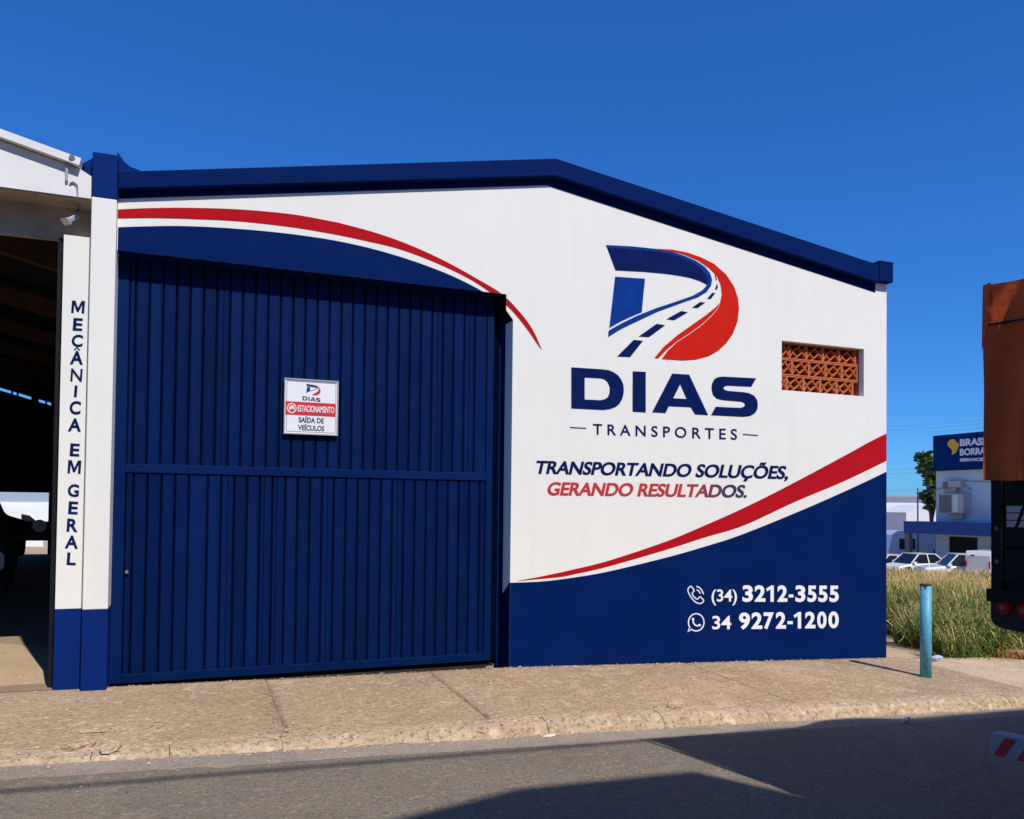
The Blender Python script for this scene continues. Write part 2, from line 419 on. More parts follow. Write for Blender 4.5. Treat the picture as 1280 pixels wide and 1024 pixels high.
def lump(name, x, y, z, sx, sy, sz, m, label, cat, seed, rz=0, group=None):
    vs = []; fs = []; nu, nv = 8, 5
    for j in range(nv+1):
        for i in range(nu):
            a = 2*math.pi*i/nu; b = -math.pi/2+math.pi*j/nv
            d = Vector((math.cos(b)*math.cos(a), math.cos(b)*math.sin(a), math.sin(b)))
            k = 1+.45*noise.noise(d*1.7+Vector((seed, seed*2, 0)))
            d = Vector((round(d.x*3)/3*.4+d.x*.6, d.y, round(d.z*2)/2*.5+d.z*.5))*k
            vs.append((d.x*sx, d.y*sy, d.z*sz+sz*.6))
    for j in range(nv):
        for i in range(nu):
            fs.append((j*nu+i, j*nu+(i+1) % nu, (j+1)*nu+(i+1) % nu, (j+1)*nu+i))
    o = MB().add(vs, fs).build(name, m)
    o.location = (x, y, z); o.rotation_euler.z = rz
    return tag(o, label, cat, group)
def ground_pt(px, py, zf):
    z = 0.
    for _ in range(8):
        d = ray(px, py); t = (z-CAM.z)/d.z; p = CAM+d*t; z = zf(p.x, p.y)
    return Vector((p.x, p.y, z))
def anyz(x, y):
    if y > -.0: return terrain(x, y) if x > 7.95 else .05
    return zp(x, y)
p = ground_pt(130, 914, anyz); lump('concrete_fragment', p.x, p.y, p.z, .17, .07, .012, M['kerb'], 'flat oval slab of broken concrete lying near the left kerb', 'rubble', 3)
p = ground_pt(98, 935, anyz); lump('concrete_fragment', p.x, p.y, p.z, .11, .06, .025, M['kerb'], 'jagged lump of concrete at the broken kerb edge far left', 'rubble', 5, .5)
p = ground_pt(138, 938, anyz); lump('concrete_fragment', p.x, p.y, p.z, .10, .05, .03, M['kerb'], 'tilted concrete chunk just below the oval broken slab', 'rubble', 8, 1.1)
p = ground_pt(687, 920, anyz); lump('paper_scrap', p.x, p.y, p.z, .06, .02, .006, M['paper'], 'small white scrap lying in the gutter below the wall corner', 'litter', 9, .2)
p = ground_pt(808, 827, anyz); lump('stone', p.x, p.y-.02, p.z, .028, .02, .02, M['paper'], 'small pale stone against the foot of the navy wall', 'stone', 11)
p = ground_pt(1132, 889, anyz); lump('paper_scrap', p.x, p.y-.02, p.z, .035, .03, .03, M['paper'], 'crumpled white scrap against the kerb in front of the blue post', 'litter', 14)
p = ground_pt(843, 899, anyz); lump('stone', p.x, p.y, p.z, .07, .05, .035, M['kerb'], 'broken pale kerb lump in the gutter below the telephone numbers', 'stone', 15)

# ------------------------------------------------------------------ WAREHOUSE
wh = thing('warehouse', (3.65, 0, base_z(3.65)), 'white gabled warehouse with navy trim, red swooshes and a tall navy sliding gate', 'warehouse')
def P(px, py, y=0.): q = on_y(px, py, y); return (q.x, q.z)
# front wall, openings for gate and vent
gx0, gx1 = -.6, 3.0
outer = [(-.79, -.6), (7.94, -.6), (7.94, 4.37), (7.75, 4.42), (3.45, 5.06), (-.79, 4.24)]
gate_hole = [(-.70, -.55), (3.0, -.55), (3.0, 3.467), (2.925, 3.56), (2.925, 3.72), (-.70, 3.72)]
win_hole = [(6.347, 2.97), (7.58, 2.97), (7.58, 3.546), (6.347, 3.546)]
MB().prism([outer, gate_hole, win_hole], 0, .2).build('front_wall', M['white'], wh)
MB().box(7.76, 7.94, .2, 22, -.9, 4.37).build('side_wall', M['white'], wh)
MB().box(-.79, -.64, .2, 22, -.9, 4.37).build('side_wall', M['white_old'], wh)
MB().prism([[(-.79, -.9), (7.94, -.9), (7.94, 4.37), (3.45, 5.0), (-.79, 4.2)]], 22, 22.2).build('back_wall', M['white_old'], wh)
# corrugated roof behind the parapet
def corr(xa, za, xb, zb, y0, y1):
    mb = MB(); n = int((y1-y0)/.09); vs = []
    for i in range(n+1):
        y = y0+(y1-y0)*i/n; d = .02*(i % 2)
        vs += [(xa, y, za+d), (xb, y, zb+d)]
    mb.add(vs, [(2*i, 2*i+1, 2*i+3, 2*i+2) for i in range(n)]); return mb
corr(-.75, 4.15, 3.45, 4.95, .2, 22).build('roof_sheet', M['galv'], wh)
corr(3.45, 4.95, 7.9, 4.3, .2, 22).build('roof_sheet', M['galv'], wh)
# interior floor so the vent blocks have darkness behind them
MB().box(-.6, 7.7, .25, 21.9, -.5, -.02).build('interior_floor', M['brown_conc'], wh)
MB().box(-.55, 7.7, 1.2, 1.3, -.1, 4.1).build('inner_partition', M['dark_sheet'], wh)

# coping with a projecting face
yc = -.085
cl = [on_y(148.7, 214.5, yc), on_y(695, 198, yc), on_y(1094, 330.3, yc)]
cb = [on_y(148.7, 235.7, yc), on_y(695, 219.5, yc), on_y(1094, 352.8, yc)]
loop = [(-.6, cl[0].z), (cl[1].x, cl[1].z), (7.735, cl[2].z), (7.735, cb[2].z), (cb[1].x, cb[1].z), (-.6, cb[0].z)]
MB().prism([loop], yc, .26).build('coping', M['navy'], wh, bevel=.006)
# navy painted band under the coping
b0, b1, b2 = P(148, 248.7), P(683, 231.8), P(1094, 366)
band = [(-.6, cb[0].z+.01), (cb[1].x, cb[1].z+.01), (b2[0], cb[2].z+.01), (b2[0], b2[1]), (b1[0], b1[1]), (-.6, b0[1])]
MB().sheet([band], lambda x, z: (x, -.003, z)).build('painted_band', M['navy'], wh, recalc=False)
# end block of the coping
e0 = P(1094, 328, -.09); e1 = P(1108.5, 330, -.09); e2 = P(1108.5, 357, -.09)
MB().box(7.74, 7.955, -.09, .28, 4.375, 4.6).build('coping_end_block', M['navy'], wh, bevel=.008)
MB().box(7.738, 7.957, -.092, .3, 4.6, 4.625).build('end_cap', M['navy'], wh, bevel=.005)
# left column
yk = -.115
kx0 = on_y(104, 800, yk).x-.012; kx1 = -.605
zt = on_y(118, 189.5, yk).z; zn = on_y(130, 247.5, yk).z; zb = on_y(118, 762, yk).z
cg = base_z(-.7)-.0
MB().box(kx0, kx1, yk, .3, zn, zt).build('column_head', M['navy_col'], wh, bevel=.008)
MB().box(kx0, kx1, yk, .3, zb, zn-.001).build('column', M['white'], wh, bevel=.006)
MB().box(kx0-.002, kx1+.002, yk-.002, .3, -.35, zb).build('column_base', M['navy_col'], wh, bevel=.006)
# cove where coping meets the column head
cv = [P(*q, .05) for q in [(147, 190.5), (151, 197), (156, 204), (163, 210), (176, 215), (176, 222), (147, 222)]]
MB().prism([cv], .02, .12).build('cove', M['navy_col'], wh)
MB().prism([[(kx0-.16, zt-.14), (kx0-.01, zt-.02), (kx0-.01, zt-.36), (kx0-.16, zt-.36)]], -.02, .25).build('column_shoulder', M['navy_col'], wh)

# painted swooshes
def crop(pts, ox, oy, s): return [(ox+x/s, oy+y/s) for x, y in pts]
def smooth(pts, n=6):
    out = []
    for i in range(len(pts)-1):
        p0 = pts[max(i-1, 0)]; p1 = pts[i]; p2 = pts[i+1]; p3 = pts[min(i+2, len(pts)-1)]
        for k in range(n):
            t = k/n
            out.append(tuple(.5*((2*p1[j])+(-p0[j]+p2[j])*t+(2*p0[j]-5*p1[j]+4*p2[j]-p3[j])*t*t+(-p0[j]+3*p1[j]-3*p2[j]+p3[j])*t**3) for j in (0, 1)))
    out.append(tuple(pts[-1])); return out
def paint_px(name, loops, m, parent=wh, y=-.003, label=None, plane=None):
    fn = (lambda px, py: on_y(px, py, y)) if plane is None else plane
    return MB().sheet([[q for q in lp] for lp in loops], fn).build(name, m, parent, recalc=False, label=label)
up_l = crop([(28,328),(200,321),(400,320),(640,328),(900,352),(1100,388)], 140, 180, 4)
up_l += crop([(0,367),(150,408),(300,462),(450,530),(600,612),(720,685),(800,765),(850,830),(880,885),(904,944)], 430, 180, 3.656)
lo_l = crop([(28,373),(200,371),(400,376),(640,388),(900,417),(1100,450)], 140, 180, 4)
lo_l += crop([(0,422),(120,448),(250,480),(400,535),(560,610),(670,680),(745,740),(800,800),(850,866),(878,908),(904,944)], 430, 180, 3.656)
red_l = smooth(up_l)+smooth(lo_l)[::-1][1:]
# red swoosh is cut where the gate opening corner bites into it
def clip_gate(lp):
    return lp
arch = crop([(28,417),(200,412),(350,411),(560,420),(800,440),(1000,465)], 140, 180, 4)+crop([(0,450),(150,485),(300,530),(450,585),(560,635),(640,678)], 430, 180, 3.656)
def poly_clip(pts, keep):
    """Sutherland-Hodgman against half planes (nx, nz, c): nx*x+nz*z<=c"""
    for nx, nz, c in keep:
        out = []
        for i in range(len(pts)):
            a, b = pts[i-1], pts[i]
            da = nx*a[0]+nz*a[1]-c; db = nx*b[0]+nz*b[1]-c
            if (da <= 0) != (db <= 0):
                t = da/(da-db); out.append((a[0]+(b[0]-a[0])*t, a[1]+(b[1]-a[1])*t))
            if db <= 0: out.append(b)
        pts = out
    return pts
xz = lambda lp: [P(*q) for q in lp]
rl = xz(red_l)
top_part = poly_clip(rl, [(0, -1, -3.72)])
side_part = poly_clip(poly_clip(rl, [(0, 1, 3.72)]), [(-1, 0, -2.925)])
mbp = MB()
mbp.sheet([top_part], lambda x, z: (x, -.003, z)); mbp.sheet([side_part], lambda x, z: (x, -.003, z))
mbp.build('red_swoosh', M['red'], wh, recalc=False)
al = poly_clip(xz(smooth(arch)), [(0, -1, -3.72)])
al = [(max(-.6, x), z) for x, z in al if z > 3.721]
al = [(-.6, 3.72)]+al+[(al[-1][0]+.01, 3.72)]
MB().sheet([al], lambda x, z: (x, -.003, z)).build('painted_arch', M['navy'], wh, recalc=False)
MB().box(-.6, 2.925, .0, .2, 3.7185, 3.7195).build('lintel_soffit', M['navy'], wh, recalc=False)
# lower right swoosh
ru = [(646.9,726),(678,720.3),(717,711.8),(760,701.1),(830.3,677.7),(880.9,656.8),(930,634.8),(984.7,607.5),(1055,570),(1086.3,552.8),(1108.4,541.7)]
rl_ = [(646.9,726.3),(697.7,721.5),(717,718),(760,708.2),(830.3,687.9),(880.9,671.8),(930,656.7),(992.5,627.8),(1055,601.5),(1108.4,575.8)]
nv = [(636.2,728.6),(678,726.8),(717,722),(760,714.5),(830.3,697.6),(880.9,683.3),(930,667.2),(1008.1,635.3),(1070.6,607.5),(1108.4,589.4)]
lim = [(1, 0, 7.9395), (-1, 0, -3.0005)]
rr = poly_clip(xz(smooth(ru)+smooth(rl_)[::-1]), lim)
MB().sheet([rr], lambda x, z: (x, -.003, z)).build('red_swoosh', M['red'], wh, recalc=False)
nn = poly_clip(xz(smooth(nv))+[(7.96, -.59), (2.99, -.59)], lim)
MB().sheet([nn], lambda x, z: (x, -.003, z)).build('painted_base', M['navy'], wh, recalc=False)
# painted reveal foot (turns into the gate recess)
MB().sheet([[(0, -.5), (.2, -.5), (.2, .70), (0, .835)]], lambda a, z: (2.997, a, z)).build('painted_reveal', M['navy'], wh, recalc=False)

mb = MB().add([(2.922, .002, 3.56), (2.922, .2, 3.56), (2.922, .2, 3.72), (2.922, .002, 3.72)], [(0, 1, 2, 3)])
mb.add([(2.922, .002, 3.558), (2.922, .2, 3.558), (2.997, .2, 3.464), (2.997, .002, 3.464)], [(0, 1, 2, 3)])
mb.build('dark_reveal_top', M['gate_dark'], wh, recalc=False)  # near-black sheets over the upper reveal and its chamfer
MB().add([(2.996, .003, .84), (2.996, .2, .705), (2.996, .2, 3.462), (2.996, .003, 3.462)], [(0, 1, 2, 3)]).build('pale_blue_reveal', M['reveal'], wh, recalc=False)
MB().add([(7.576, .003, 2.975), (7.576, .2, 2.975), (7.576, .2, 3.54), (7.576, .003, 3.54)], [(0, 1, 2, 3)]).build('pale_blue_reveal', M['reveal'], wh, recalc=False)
# vent opening with hollow clay blocks
W0, W1, H0, H1 = 6.347, 7.58, 2.97, 3.546
bw, bh = .248, .192
def vent_block(x0, x1, z0, z1, cutl=False):
    mb = MB(); y0, y1, t = .075, .155, .013
    mb.box(x0, x1, y0, y1, z0, z0+t).box(x0, x1, y0, y1, z1-t, z1).box(x0, x0+t, y0, y1, z0+t, z1-t).box(x1-t, x1, y0, y1, z0+t, z1-t)
    cx, cz = (x0+x1)/2, (z0+z1)/2; hw, hh = (x1-x0)/2-t, (z1-z0)/2-t
    if hw > .05:
        L_, R2, T_, B_ = (cx-hw*.62, cz-.005), (cx+hw*.62, cz+.005), (cx+.008, cz+hh*.78), (cx-.008, cz-hh*.78)
        for a, b in ((L_, T_), (T_, R2), (R2, B_), (B_, L_)):
            mb.beam((a[0], (y0+y1)/2, a[1]), (b[0], (y0+y1)/2, b[1]), .07, .012, (0, 1, 0)) if False else mb.beam((a[0], (y0+y1)/2, a[1]), (b[0], (y0+y1)/2, b[1]), .012, .07, (0, 1, 0))
        for a, b in ((L_, (x0+t, cz+hh*.55)), (R2, (x1-t, cz-hh*.55)), (T_, (cx+hw*.45, z1-t)), (B_, (cx-hw*.45, z0+t)), (R2, (x1-t, cz+hh*.8)), (L_, (x0+t, cz-hh*.8))):
            mb.beam((a[0], (y0+y1)/2, a[1]), (b[0], (y0+y1)/2, b[1]), .012, .07, (0, 1, 0))
    return mb
for r in range(3):
    off = [-.11, -.03, -.07][r]; x = W0+off; z0 = H0+r*bh
    while x < W1-.02:
        a, b = max(W0+.002, x), min(W1-.002, x+bw-.004)
        if b-a > .02: vent_block(a, b, z0+.002, z0+bh-.004).build('vent_block', M['terracotta'], wh)
        x += bw

# ---- logo and lettering on the wall
def lg(pts): return crop(pts, 740, 290, 6.025)
LOGO = dict(
 ribbon=lg([(105,98),(300,108),(460,125),(600,150),(700,180),(780,215),(850,262),(890,310),(905,360),(897,405),(865,450),(800,490),(700,525),(500,597),(340,672),(220,730),(122,790),(127,742),(220,690),(330,635),(480,575),(640,522),(760,480),(830,440),(862,405),(872,370),(860,325),(820,275),(750,225),(660,185),(560,160),(450,143),(300,128),(117,119)]),
 band=lg([(115,119),(300,129),(450,144),(560,161),(660,186),(750,226),(819,276),(859,326),(871,370),(865,395),(810,368),(740,345),(650,328),(560,315),(400,300),(178,288)]),
 bar=lg([(175,337),(400,352),(375,605),(330,622),(220,672),(131,722)]),
 red=lg([(460,125),(600,132),(720,155),(820,190),(920,240),(1010,320),(1070,410),(1100,500),(1108,580),(1095,680),(1060,770),(1010,840),(950,895),(880,935),(780,962),(680,968),(525,957),(570,895),(640,830),(740,765),(830,700),(900,635),(945,580),(965,535),(978,470),(970,400),(940,330),(880,270),(800,215),(700,172),(600,146)]),
 edge=lg([(470,950),(535,870),(640,780),(760,695),(860,625),(930,568),(962,530),(945,575),(900,628),(830,693),(740,758),(640,823),(562,888),(500,952)]))
DASH = [lg(d) for d in ([(190,938),(315,812),(385,820),(288,942)], [(352,787),(487,692),(552,702),(430,792)], [(560,657),(672,595),(722,605),(620,665)], [(753,570),(815,527),(853,532),(795,573)], [(868,502),(905,458),(930,460),(895,505)], [(927,432),(943,385),(948,420),(940,435)])]
RDASH = lg([(924,318),(934,330),(942,365),(934,362)])
def cr(pts): return crop(pts, 700, 450, 4.923)
def cl_(pts): return smooth(list(pts)+[pts[0]], 4)[:-1]
DIAS = [
 [cr([(70,45),(265,58),(300,63),(330,75),(358,95),(378,122),(390,152),(393,180),(391,210),(383,240),(368,268),(345,288),(310,302),(265,308),(70,298)]),
  cr([(152,108),(250,113),(275,120),(292,135),(303,158),(307,178),(304,205),(295,228),(278,241),(250,248),(152,243)])],
 [cr([(448,70),(528,73),(528,323),(447,318)])],
 [cr([(690,84),(795,90),(912,340),(832,335),(805,291),(670,285),(650,327),(567,322)]), cr([(740,150),(780,240),(697,236)])],
 [cr([(1000,102),(1208,113),(1178,165),(1030,158),(1013,163),(1006,173),(1013,184),(1030,190),(1130,198),(1165,205),(1195,220),(1213,245),(1218,275),(1214,305),(1200,328),(1170,345),(1125,350),(930,340),(958,288),(1110,295),(1130,289),(1139,276),(1134,264),(1115,257),(1000,247),(965,238),(942,215),(933,180),(936,145),(950,118),(972,106)])]]
logo = MB().sheet([LOGO['red']], lambda a, b: on_y(a, b, -.004)).build('logo', M['logo_red'], wh, recalc=False)
for nm, k, mm in (('logo_ribbon', 'ribbon', 'ink_mid'), ('logo_band', 'band', 'ink'), ('logo_bar', 'bar', 'ink_mid'), ('logo_edge', 'edge', 'logo_red')):
    paint_px(nm, [LOGO[k]], M[mm], logo, y={'ribbon': -.006, 'band': -.005, 'bar': -.004, 'edge': -.0045}[k])
for d in DASH: paint_px('road_dash', [d], M['ink'], logo, y=-.004)
paint_px('road_dash', [RDASH], M['logo_red'], logo, y=-.0045)
for L4 in DIAS: paint_px('letter', L4, M['ink'], wh, y=-.004)
for q in ([(712.6,533.7),(733,534.9),(733,536.1),(712.6,534.9)], [(928.5,542.4),(947.4,543.7),(947.4,544.9),(928.5,543.6)]):
    paint_px('painted_dash', [q], M['ink'], wh, y=-.004)

_capref = {}
def text_2d(s, bold=0., shear=0., space=1.):
    cu = bpy.data.curves.new('t', 'FONT'); cu.body = s; cu.size = 1; cu.offset = bold; cu.space_character = space; cu.resolution_u = 5; cu.fill_mode = 'FRONT'
    ob = bpy.data.objects.new('t', cu); COL.objects.link(ob)
    dg = bpy.context.evaluated_depsgraph_get(); dg.update()
    me = bpy.data.meshes.new_from_object(ob.evaluated_get(dg))
    v = np.array([(p.co.x+shear*p.co.y, p.co.y) for p in me.vertices]); f = [tuple(p.vertices) for p in me.polygons]
    bpy.data.objects.remove(ob); bpy.data.curves.remove(cu); bpy.data.meshes.remove(me)
    return v, f
def cap_h(bold):
    if bold not in _capref:
        v, _ = text_2d('H', bold); _capref[bold] = (v[:, 1].min(), v[:, 1].max())
    return _capref[bold]
def text(name, s, quad, m, parent, plane, bold=.0, shear=0., space=1., label=None, mb=None):
    """quad = pixel corners bl, br, tl, tr of the ink (baseline to cap height), laid on the given real plane"""
    v, f = text_2d(s, bold, shear, space)
    b0, b1 = cap_h(bold)
    u = (v[:, 0]-v[:, 0].min())/(v[:, 0].max()-v[:, 0].min()); w = (v[:, 1]-b0)/(b1-b0)
    bl, br, tl, tr = [np.array(q) for q in quad]
    pts = [(1-a)*(1-b)*bl+a*(1-b)*br+(1-a)*b*tl+a*b*tr for a, b in zip(u, w)]
    own = mb is None
    mb = mb or MB()
    mb.add([plane(*p) for p in pts], f)
    if own: return mb.build(name, m, parent, recalc=False, label=label)
wall_ = lambda a, b: on_y(a, b, -.004)
text('lettering', 'TRANSPORTES', [(741.4,543.2),(921.4,549.9),(741.4,529.8),(921.4,536.5)], M['ink'], wh, wall_, .012, 0, 1.55)
for k_, dx_ in enumerate((-.32, .32)):
    text('lettering', 'TRANSPORTANDO SOLUÇÕES,', [(670.8+dx_,592.1),(984.8+dx_,599),(670.8+dx_,575.9),(984.8+dx_,582.7)], M['ink'], wh, lambda a, b: on_y(a, b, -.004-.0006*k_), .020, .22, .97)
# second slogan line fades from red to navy in its last letters
gm = bpy.data.materials.new('red_to_navy_lettering'); gm.use_nodes = True
gt = gm.node_tree; gp = gt.nodes['Principled BSDF']; gp.inputs['Roughness'].default_value = .6
gg = gt.nodes.new('ShaderNodeNewGeometry'); sx = gt.nodes.new('ShaderNodeSeparateXYZ'); mr_ = gt.nodes.new('ShaderNodeMapRange'); gmx = gt.nodes.new('ShaderNodeMix'); gmx.data_type = 'RGBA'
gt.links.new(gg.outputs['Position'], sx.inputs[0]); gt.links.new(sx.outputs['X'], mr_.inputs['Value'])
mr_.inputs['From Min'].default_value = P(858, 615)[0]; mr_.inputs['From Max'].default_value = P(905, 615)[0]
gmx.inputs['A'].default_value = (.50,.016,.024,1); gmx.inputs['B'].default_value = (.03,.02,.08,1)
gt.links.new(mr_.outputs[0], gmx.inputs['Factor']); gt.links.new(gmx.outputs['Result'], gp.inputs['Base Color'])
for k_, dx_ in enumerate((-.32, .32)):
    text('lettering', 'GERANDO RESULTADOS.', [(684.8+dx_,619),(933.3+dx_,622.1),(684.8+dx_,602.6),(933.3+dx_,606.3)], gm, wh, lambda a, b: on_y(a, b, -.004-.0006*k_), .020, .22, .97)
text('lettering', '(34)', [(889.4,752),(921.2,752),(889.4,737),(921.2,737)], M['white_ink'], wh, wall_, .014)
text('lettering', '34', [(890.3,786.7),(914,786.7),(890.3,770.2),(914,770)], M['white_ink'], wh, wall_, .018)
def digits(seq, yt, yb_, slope):
    for ch, a, b in seq:
        xa, xb = 840+a/5.565, 840+b/5.565; d = slope*(xa-928)
        t_, b_ = yt+d, yb_+d; h = b_-t_
        if ch == '1':
            MB().sheet([[(xb-4.1, b_), (xb, b_), (xb, t_), (xb-3.2, t_), (xa, t_+h*.20), (xa+1.3, t_+h*.36), (xb-4.1, t_+h*.22)]], wall_).build('digit', M['white_ink'], wh, recalc=False)
        elif ch == '-':
            MB().sheet([[(xa, b_-h*.27), (xb, b_-h*.27), (xb, b_-h*.45), (xa, b_-h*.45)]], wall_).build('digit', M['white_ink'], wh, recalc=False)
        else:
            text('digit', ch, [(xa, b_), (xb, b_), (xa, t_), (xb, t_)], M['white_ink'], wh, wall_, .035)
digits([('3',490,563),('2',575,650),('1',655,708),('2',733,803),('-',812,845),('3',858,928),('5',942,1005),('5',1018,1082),('5',1095,1160)], 731.9, 752.3, .002)
digits([('9',466,543),('2',553,628),('7',637,708),('2',722,793),('-',803,840),('1',846,898),('2',925,998),('0',1010,1075),('0',1088,1160)], 765.9, 786.5, -.012)
def stroke(mb, pts, w, plane, closed=False):
    if closed: pts = list(pts)+[pts[0], pts[1]]
    L_, R2 = [], []
    for i, p in enumerate(pts):
        a = pts[max(i-1, 0)]; b = pts[min(i+1, len(pts)-1)]
        d = np.array([b[0]-a[0], b[1]-a[1]], float); d /= max(1e-9, np.hypot(*d)); n = np.array([-d[1], d[0]])*w/2
        L_.append((p[0]+n[0], p[1]+n[1])); R2.append((p[0]-n[0], p[1]-n[1]))
    n = len(pts)
    mb.add([plane(*q) for q in L_]+[plane(*q) for q in R2], [(i, i+1, n+i+1, n+i) for i in range(n-1)])
ic = lambda pts: crop(pts, 840, 725, 14.62)
mb = MB()
hs_ = smooth(ic([(345,112),(300,150),(292,200),(320,270),(370,345),(430,405),(500,432),(545,420),(580,380),(545,335),(508,308),(470,350),(430,335),(380,280),(372,235),(405,205),(390,165),(345,112)]), 4)
stroke(mb, hs_, 1.35, wall_)
stroke(mb, smooth(ic([(445,118),(500,140),(545,190),(575,262)]), 4), 1.4, wall_)
stroke(mb, smooth(ic([(452,178),(490,205),(520,250)]), 4), 1.4, wall_)
mb.build('handset_symbol', M['white_ink'], wh, recalc=False)
mb = MB()
circ = [(443+142*math.cos(a), 775+158*math.sin(a)) for a in [math.radians(t) for t in range(128, -212, -10)]]
tail = [(290,950)]
loop_ = ic([(355,905)]+circ+[(325,870)]+tail+[(355,908)])
stroke(mb, loop_, 1.5, wall_)
stroke(mb, smooth(ic([(385,735),(395,790),(440,835),(495,838)]), 5), 1.7, wall_)
for c_ in ((385,722,22,32), (500,828,30,24)):
    mb.sheet([ic([(c_[0]+c_[2]*math.cos(a), c_[1]+c_[3]*math.sin(a)) for a in [k*.6283 for k in range(10)]])], wall_)
mb.build('chat_symbol', M['white_ink'], wh, recalc=False)

# ------------------------------------------------------------------ GATE (part of the warehouse is fixed; the gate slides: its own thing)
GY = .18
gate = thing('sliding_gate', (1.17, GY, .03), 'tall navy sheet metal gate of vertical ribbed panels filling the left opening', 'gate')
gz0 = .035; gz1 = 3.80; gl, gr = -.60, 2.86
midt = on_y(152, 579.5, GY-.02).z; midb = on_y(152, 590.5, GY-.02).z
MB().box(-.72, 2.93, GY+.012, GY+.03, .03, gz1).build('backing_sheet', M['gate_dark'], gate)
fr = MB()
MB().box(-.69, gl+.085, GY-.012, GY+.05, gz0, gz1).build('stile', M['navy_gate'], gate, bevel=.004)
MB().box(gr-.07, gr, GY-.012, GY+.05, gz0, gz1).build('stile', M['navy_gate'], gate, bevel=.004)
rail_b = MB().box(gl+.085, gr-.07, GY-.018, GY+.05, gz0, on_y(152, 843.7, GY-.02).z).build('bottom_rail', M['navy_gate'], gate, bevel=.004)
MB().box(gl+.085, gr-.07, GY-.02, GY+.05, midb, midt).build('middle_rail', M['navy_gate'], gate, bevel=.004)
zbr = on_y(152, 843.7, GY-.02).z
def panel(x0, x1, z0, z1, creases):
    """folded sheet: shallow trapezoid with optional fine creases"""
    prof = [(x0, .012), (x0+.012, -.006)]
    w = x1-x0
    for c in creases:
        cx = x0+c*w; prof += [(cx-.005, -.006), (cx, .002), (cx+.005, -.006)]
    prof += [(x1-.020, -.006), (x1-.017, -.010), (x1-.006, -.010), (x1-.003, .012)]
    vs = [(x, GY+d, z0) for x, d in prof]+[(x, GY+d, z1) for x, d in prof]; n = len(prof)
    return MB().add(vs, [(i, i+1, n+i+1, n+i) for i in range(n-1)])
seam0 = [-.505, -.464, -.355, -.251, -.137, -.03, .082]
pitch = .1115
edges_top = [gl+.085, -.464]
while edges_top[-1] < gr-.07-.05: edges_top.append(edges_top[-1]+pitch*random.uniform(.985, 1.015))
edges_top[-1] = gr-.07
edges_bot = [gl+.085, -.452]
k = 0
while edges_bot[-1] < gr-.07-.05:
    k += 1; edges_bot.append(edges_bot[-1]+pitch*random.uniform(.98, 1.03)*(1.42 if k == 5 else 1))
edges_bot[-1] = gr-.07
for E_, z0, z1 in ((edges_top, midt-.001, gz1-.01), (edges_bot, zbr-.001, midb+.001)):
    for i in range(len(E_)-1):
        if E_[i+1]-E_[i] < .02: continue
        cr_ = []
        if random.random() < .18: cr_ = [random.uniform(.3, .7)]
        panel(E_[i]+.004, E_[i+1]-.004, z0, z1, cr_).build('gate_panel', M['navy_gate'], gate, recalc=False)
kb = on_y(158.5, 715, GY-.02)
MB().tube([(kb.x, GY-.0, kb.z), (kb.x, GY-.035, kb.z)], .014, 12).build('lock_knob', M['grille'], gate)
# steel jamb inside the reveal and dark slot behind the gate edge
MB().box(2.935, 2.985, .203, .32, -.3, 3.8).build('steel_jamb', M['navy'], wh)
MB().box(2.86, 2.935, .34, .36, -.3, 3.8).build('jamb_slot', M['gate_dark'], wh)

# ------------------------------------------------------------------ sign on the gate
SY = GY-.045
sc = [on_y(*q, SY) for q in ((354.2,542.5), (422.2,544.8), (355.7,472.3), (423.2,476.8))]
x0, x1, z0, z1 = (sc[0].x+sc[2].x)/2, (sc[1].x+sc[3].x)/2, (sc[0].z+sc[1].z)/2, (sc[2].z+sc[3].z)/2
sg = thing('parking_sign', ((x0+x1)/2, SY, z0), 'white and red framed parking notice with small logo screwed onto the navy gate', 'sign')
MB().box(x0, x1, SY, SY+.008, z0, z1).build('sign_board', M['sign_white'], sg)
ft = .011
MB().box(x0, x1, SY-.008, SY, z1-ft, z1).box(x0, x1, SY-.008, SY, z0, z0+ft).box(x0, x0+ft, SY-.008, SY, z0+ft, z1-ft).box(x1-ft, x1, SY-.008, SY, z0+ft, z1-ft).build('sign_frame', M['alu'], sg)
def srect(name, a, b, c, d, m, dy=.0015): # fractions of the board
    X = lambda t: x0+(x1-x0)*t; Z = lambda t: z1-(z1-z0)*t
    MB().add([(X(a), SY-dy, Z(d)), (X(b), SY-dy, Z(d)), (X(b), SY-dy, Z(c)), (X(a), SY-dy, Z(c))], [(0, 1, 2, 3)]).build(name, m, sg, recalc=False)
mb = MB()
for a, b, c, d in ((.045,.955,.045,.052), (.045,.955,.948,.955), (.045,.052,.052,.948), (.948,.955,.052,.948)):
    X = lambda t: x0+(x1-x0)*t; Z = lambda t: z1-(z1-z0)*t
    mb.add([(X(a), SY-.0012, Z(d)), (X(b), SY-.0012, Z(d)), (X(b), SY-.0012, Z(c)), (X(a), SY-.0012, Z(c))], [(0, 1, 2, 3)])
mb.build('border_line', M['sign_ink'], sg, recalc=False)
srect('red_panel', .03, .955, .415, .655, M['sign_red'])
def splane(dy=.003):
    return lambda a, b: Vector((x0+(x1-x0)*a, SY-dy, z1-(z1-z0)*b))
def smap(loop, a0, a1, b0, b1, src=(757.4, 306.3, 924, 450.7)):
    return [(a0+(q[0]-src[0])/(src[2]-src[0])*(a1-a0), b0+(q[1]-src[1])/(src[3]-src[1])*(b1-b0)) for q in loop]
for k, mm, dy in (('red', 'sign_red', .0016), ('ribbon', 'ink_mid', .0024), ('band', 'sign_ink', .002), ('bar', 'ink_mid', .0016)):
    MB().sheet([smap(LOGO[k], .395, .665, .085, .285)], splane(dy)).build('emblem', M[mm], sg, recalc=False)
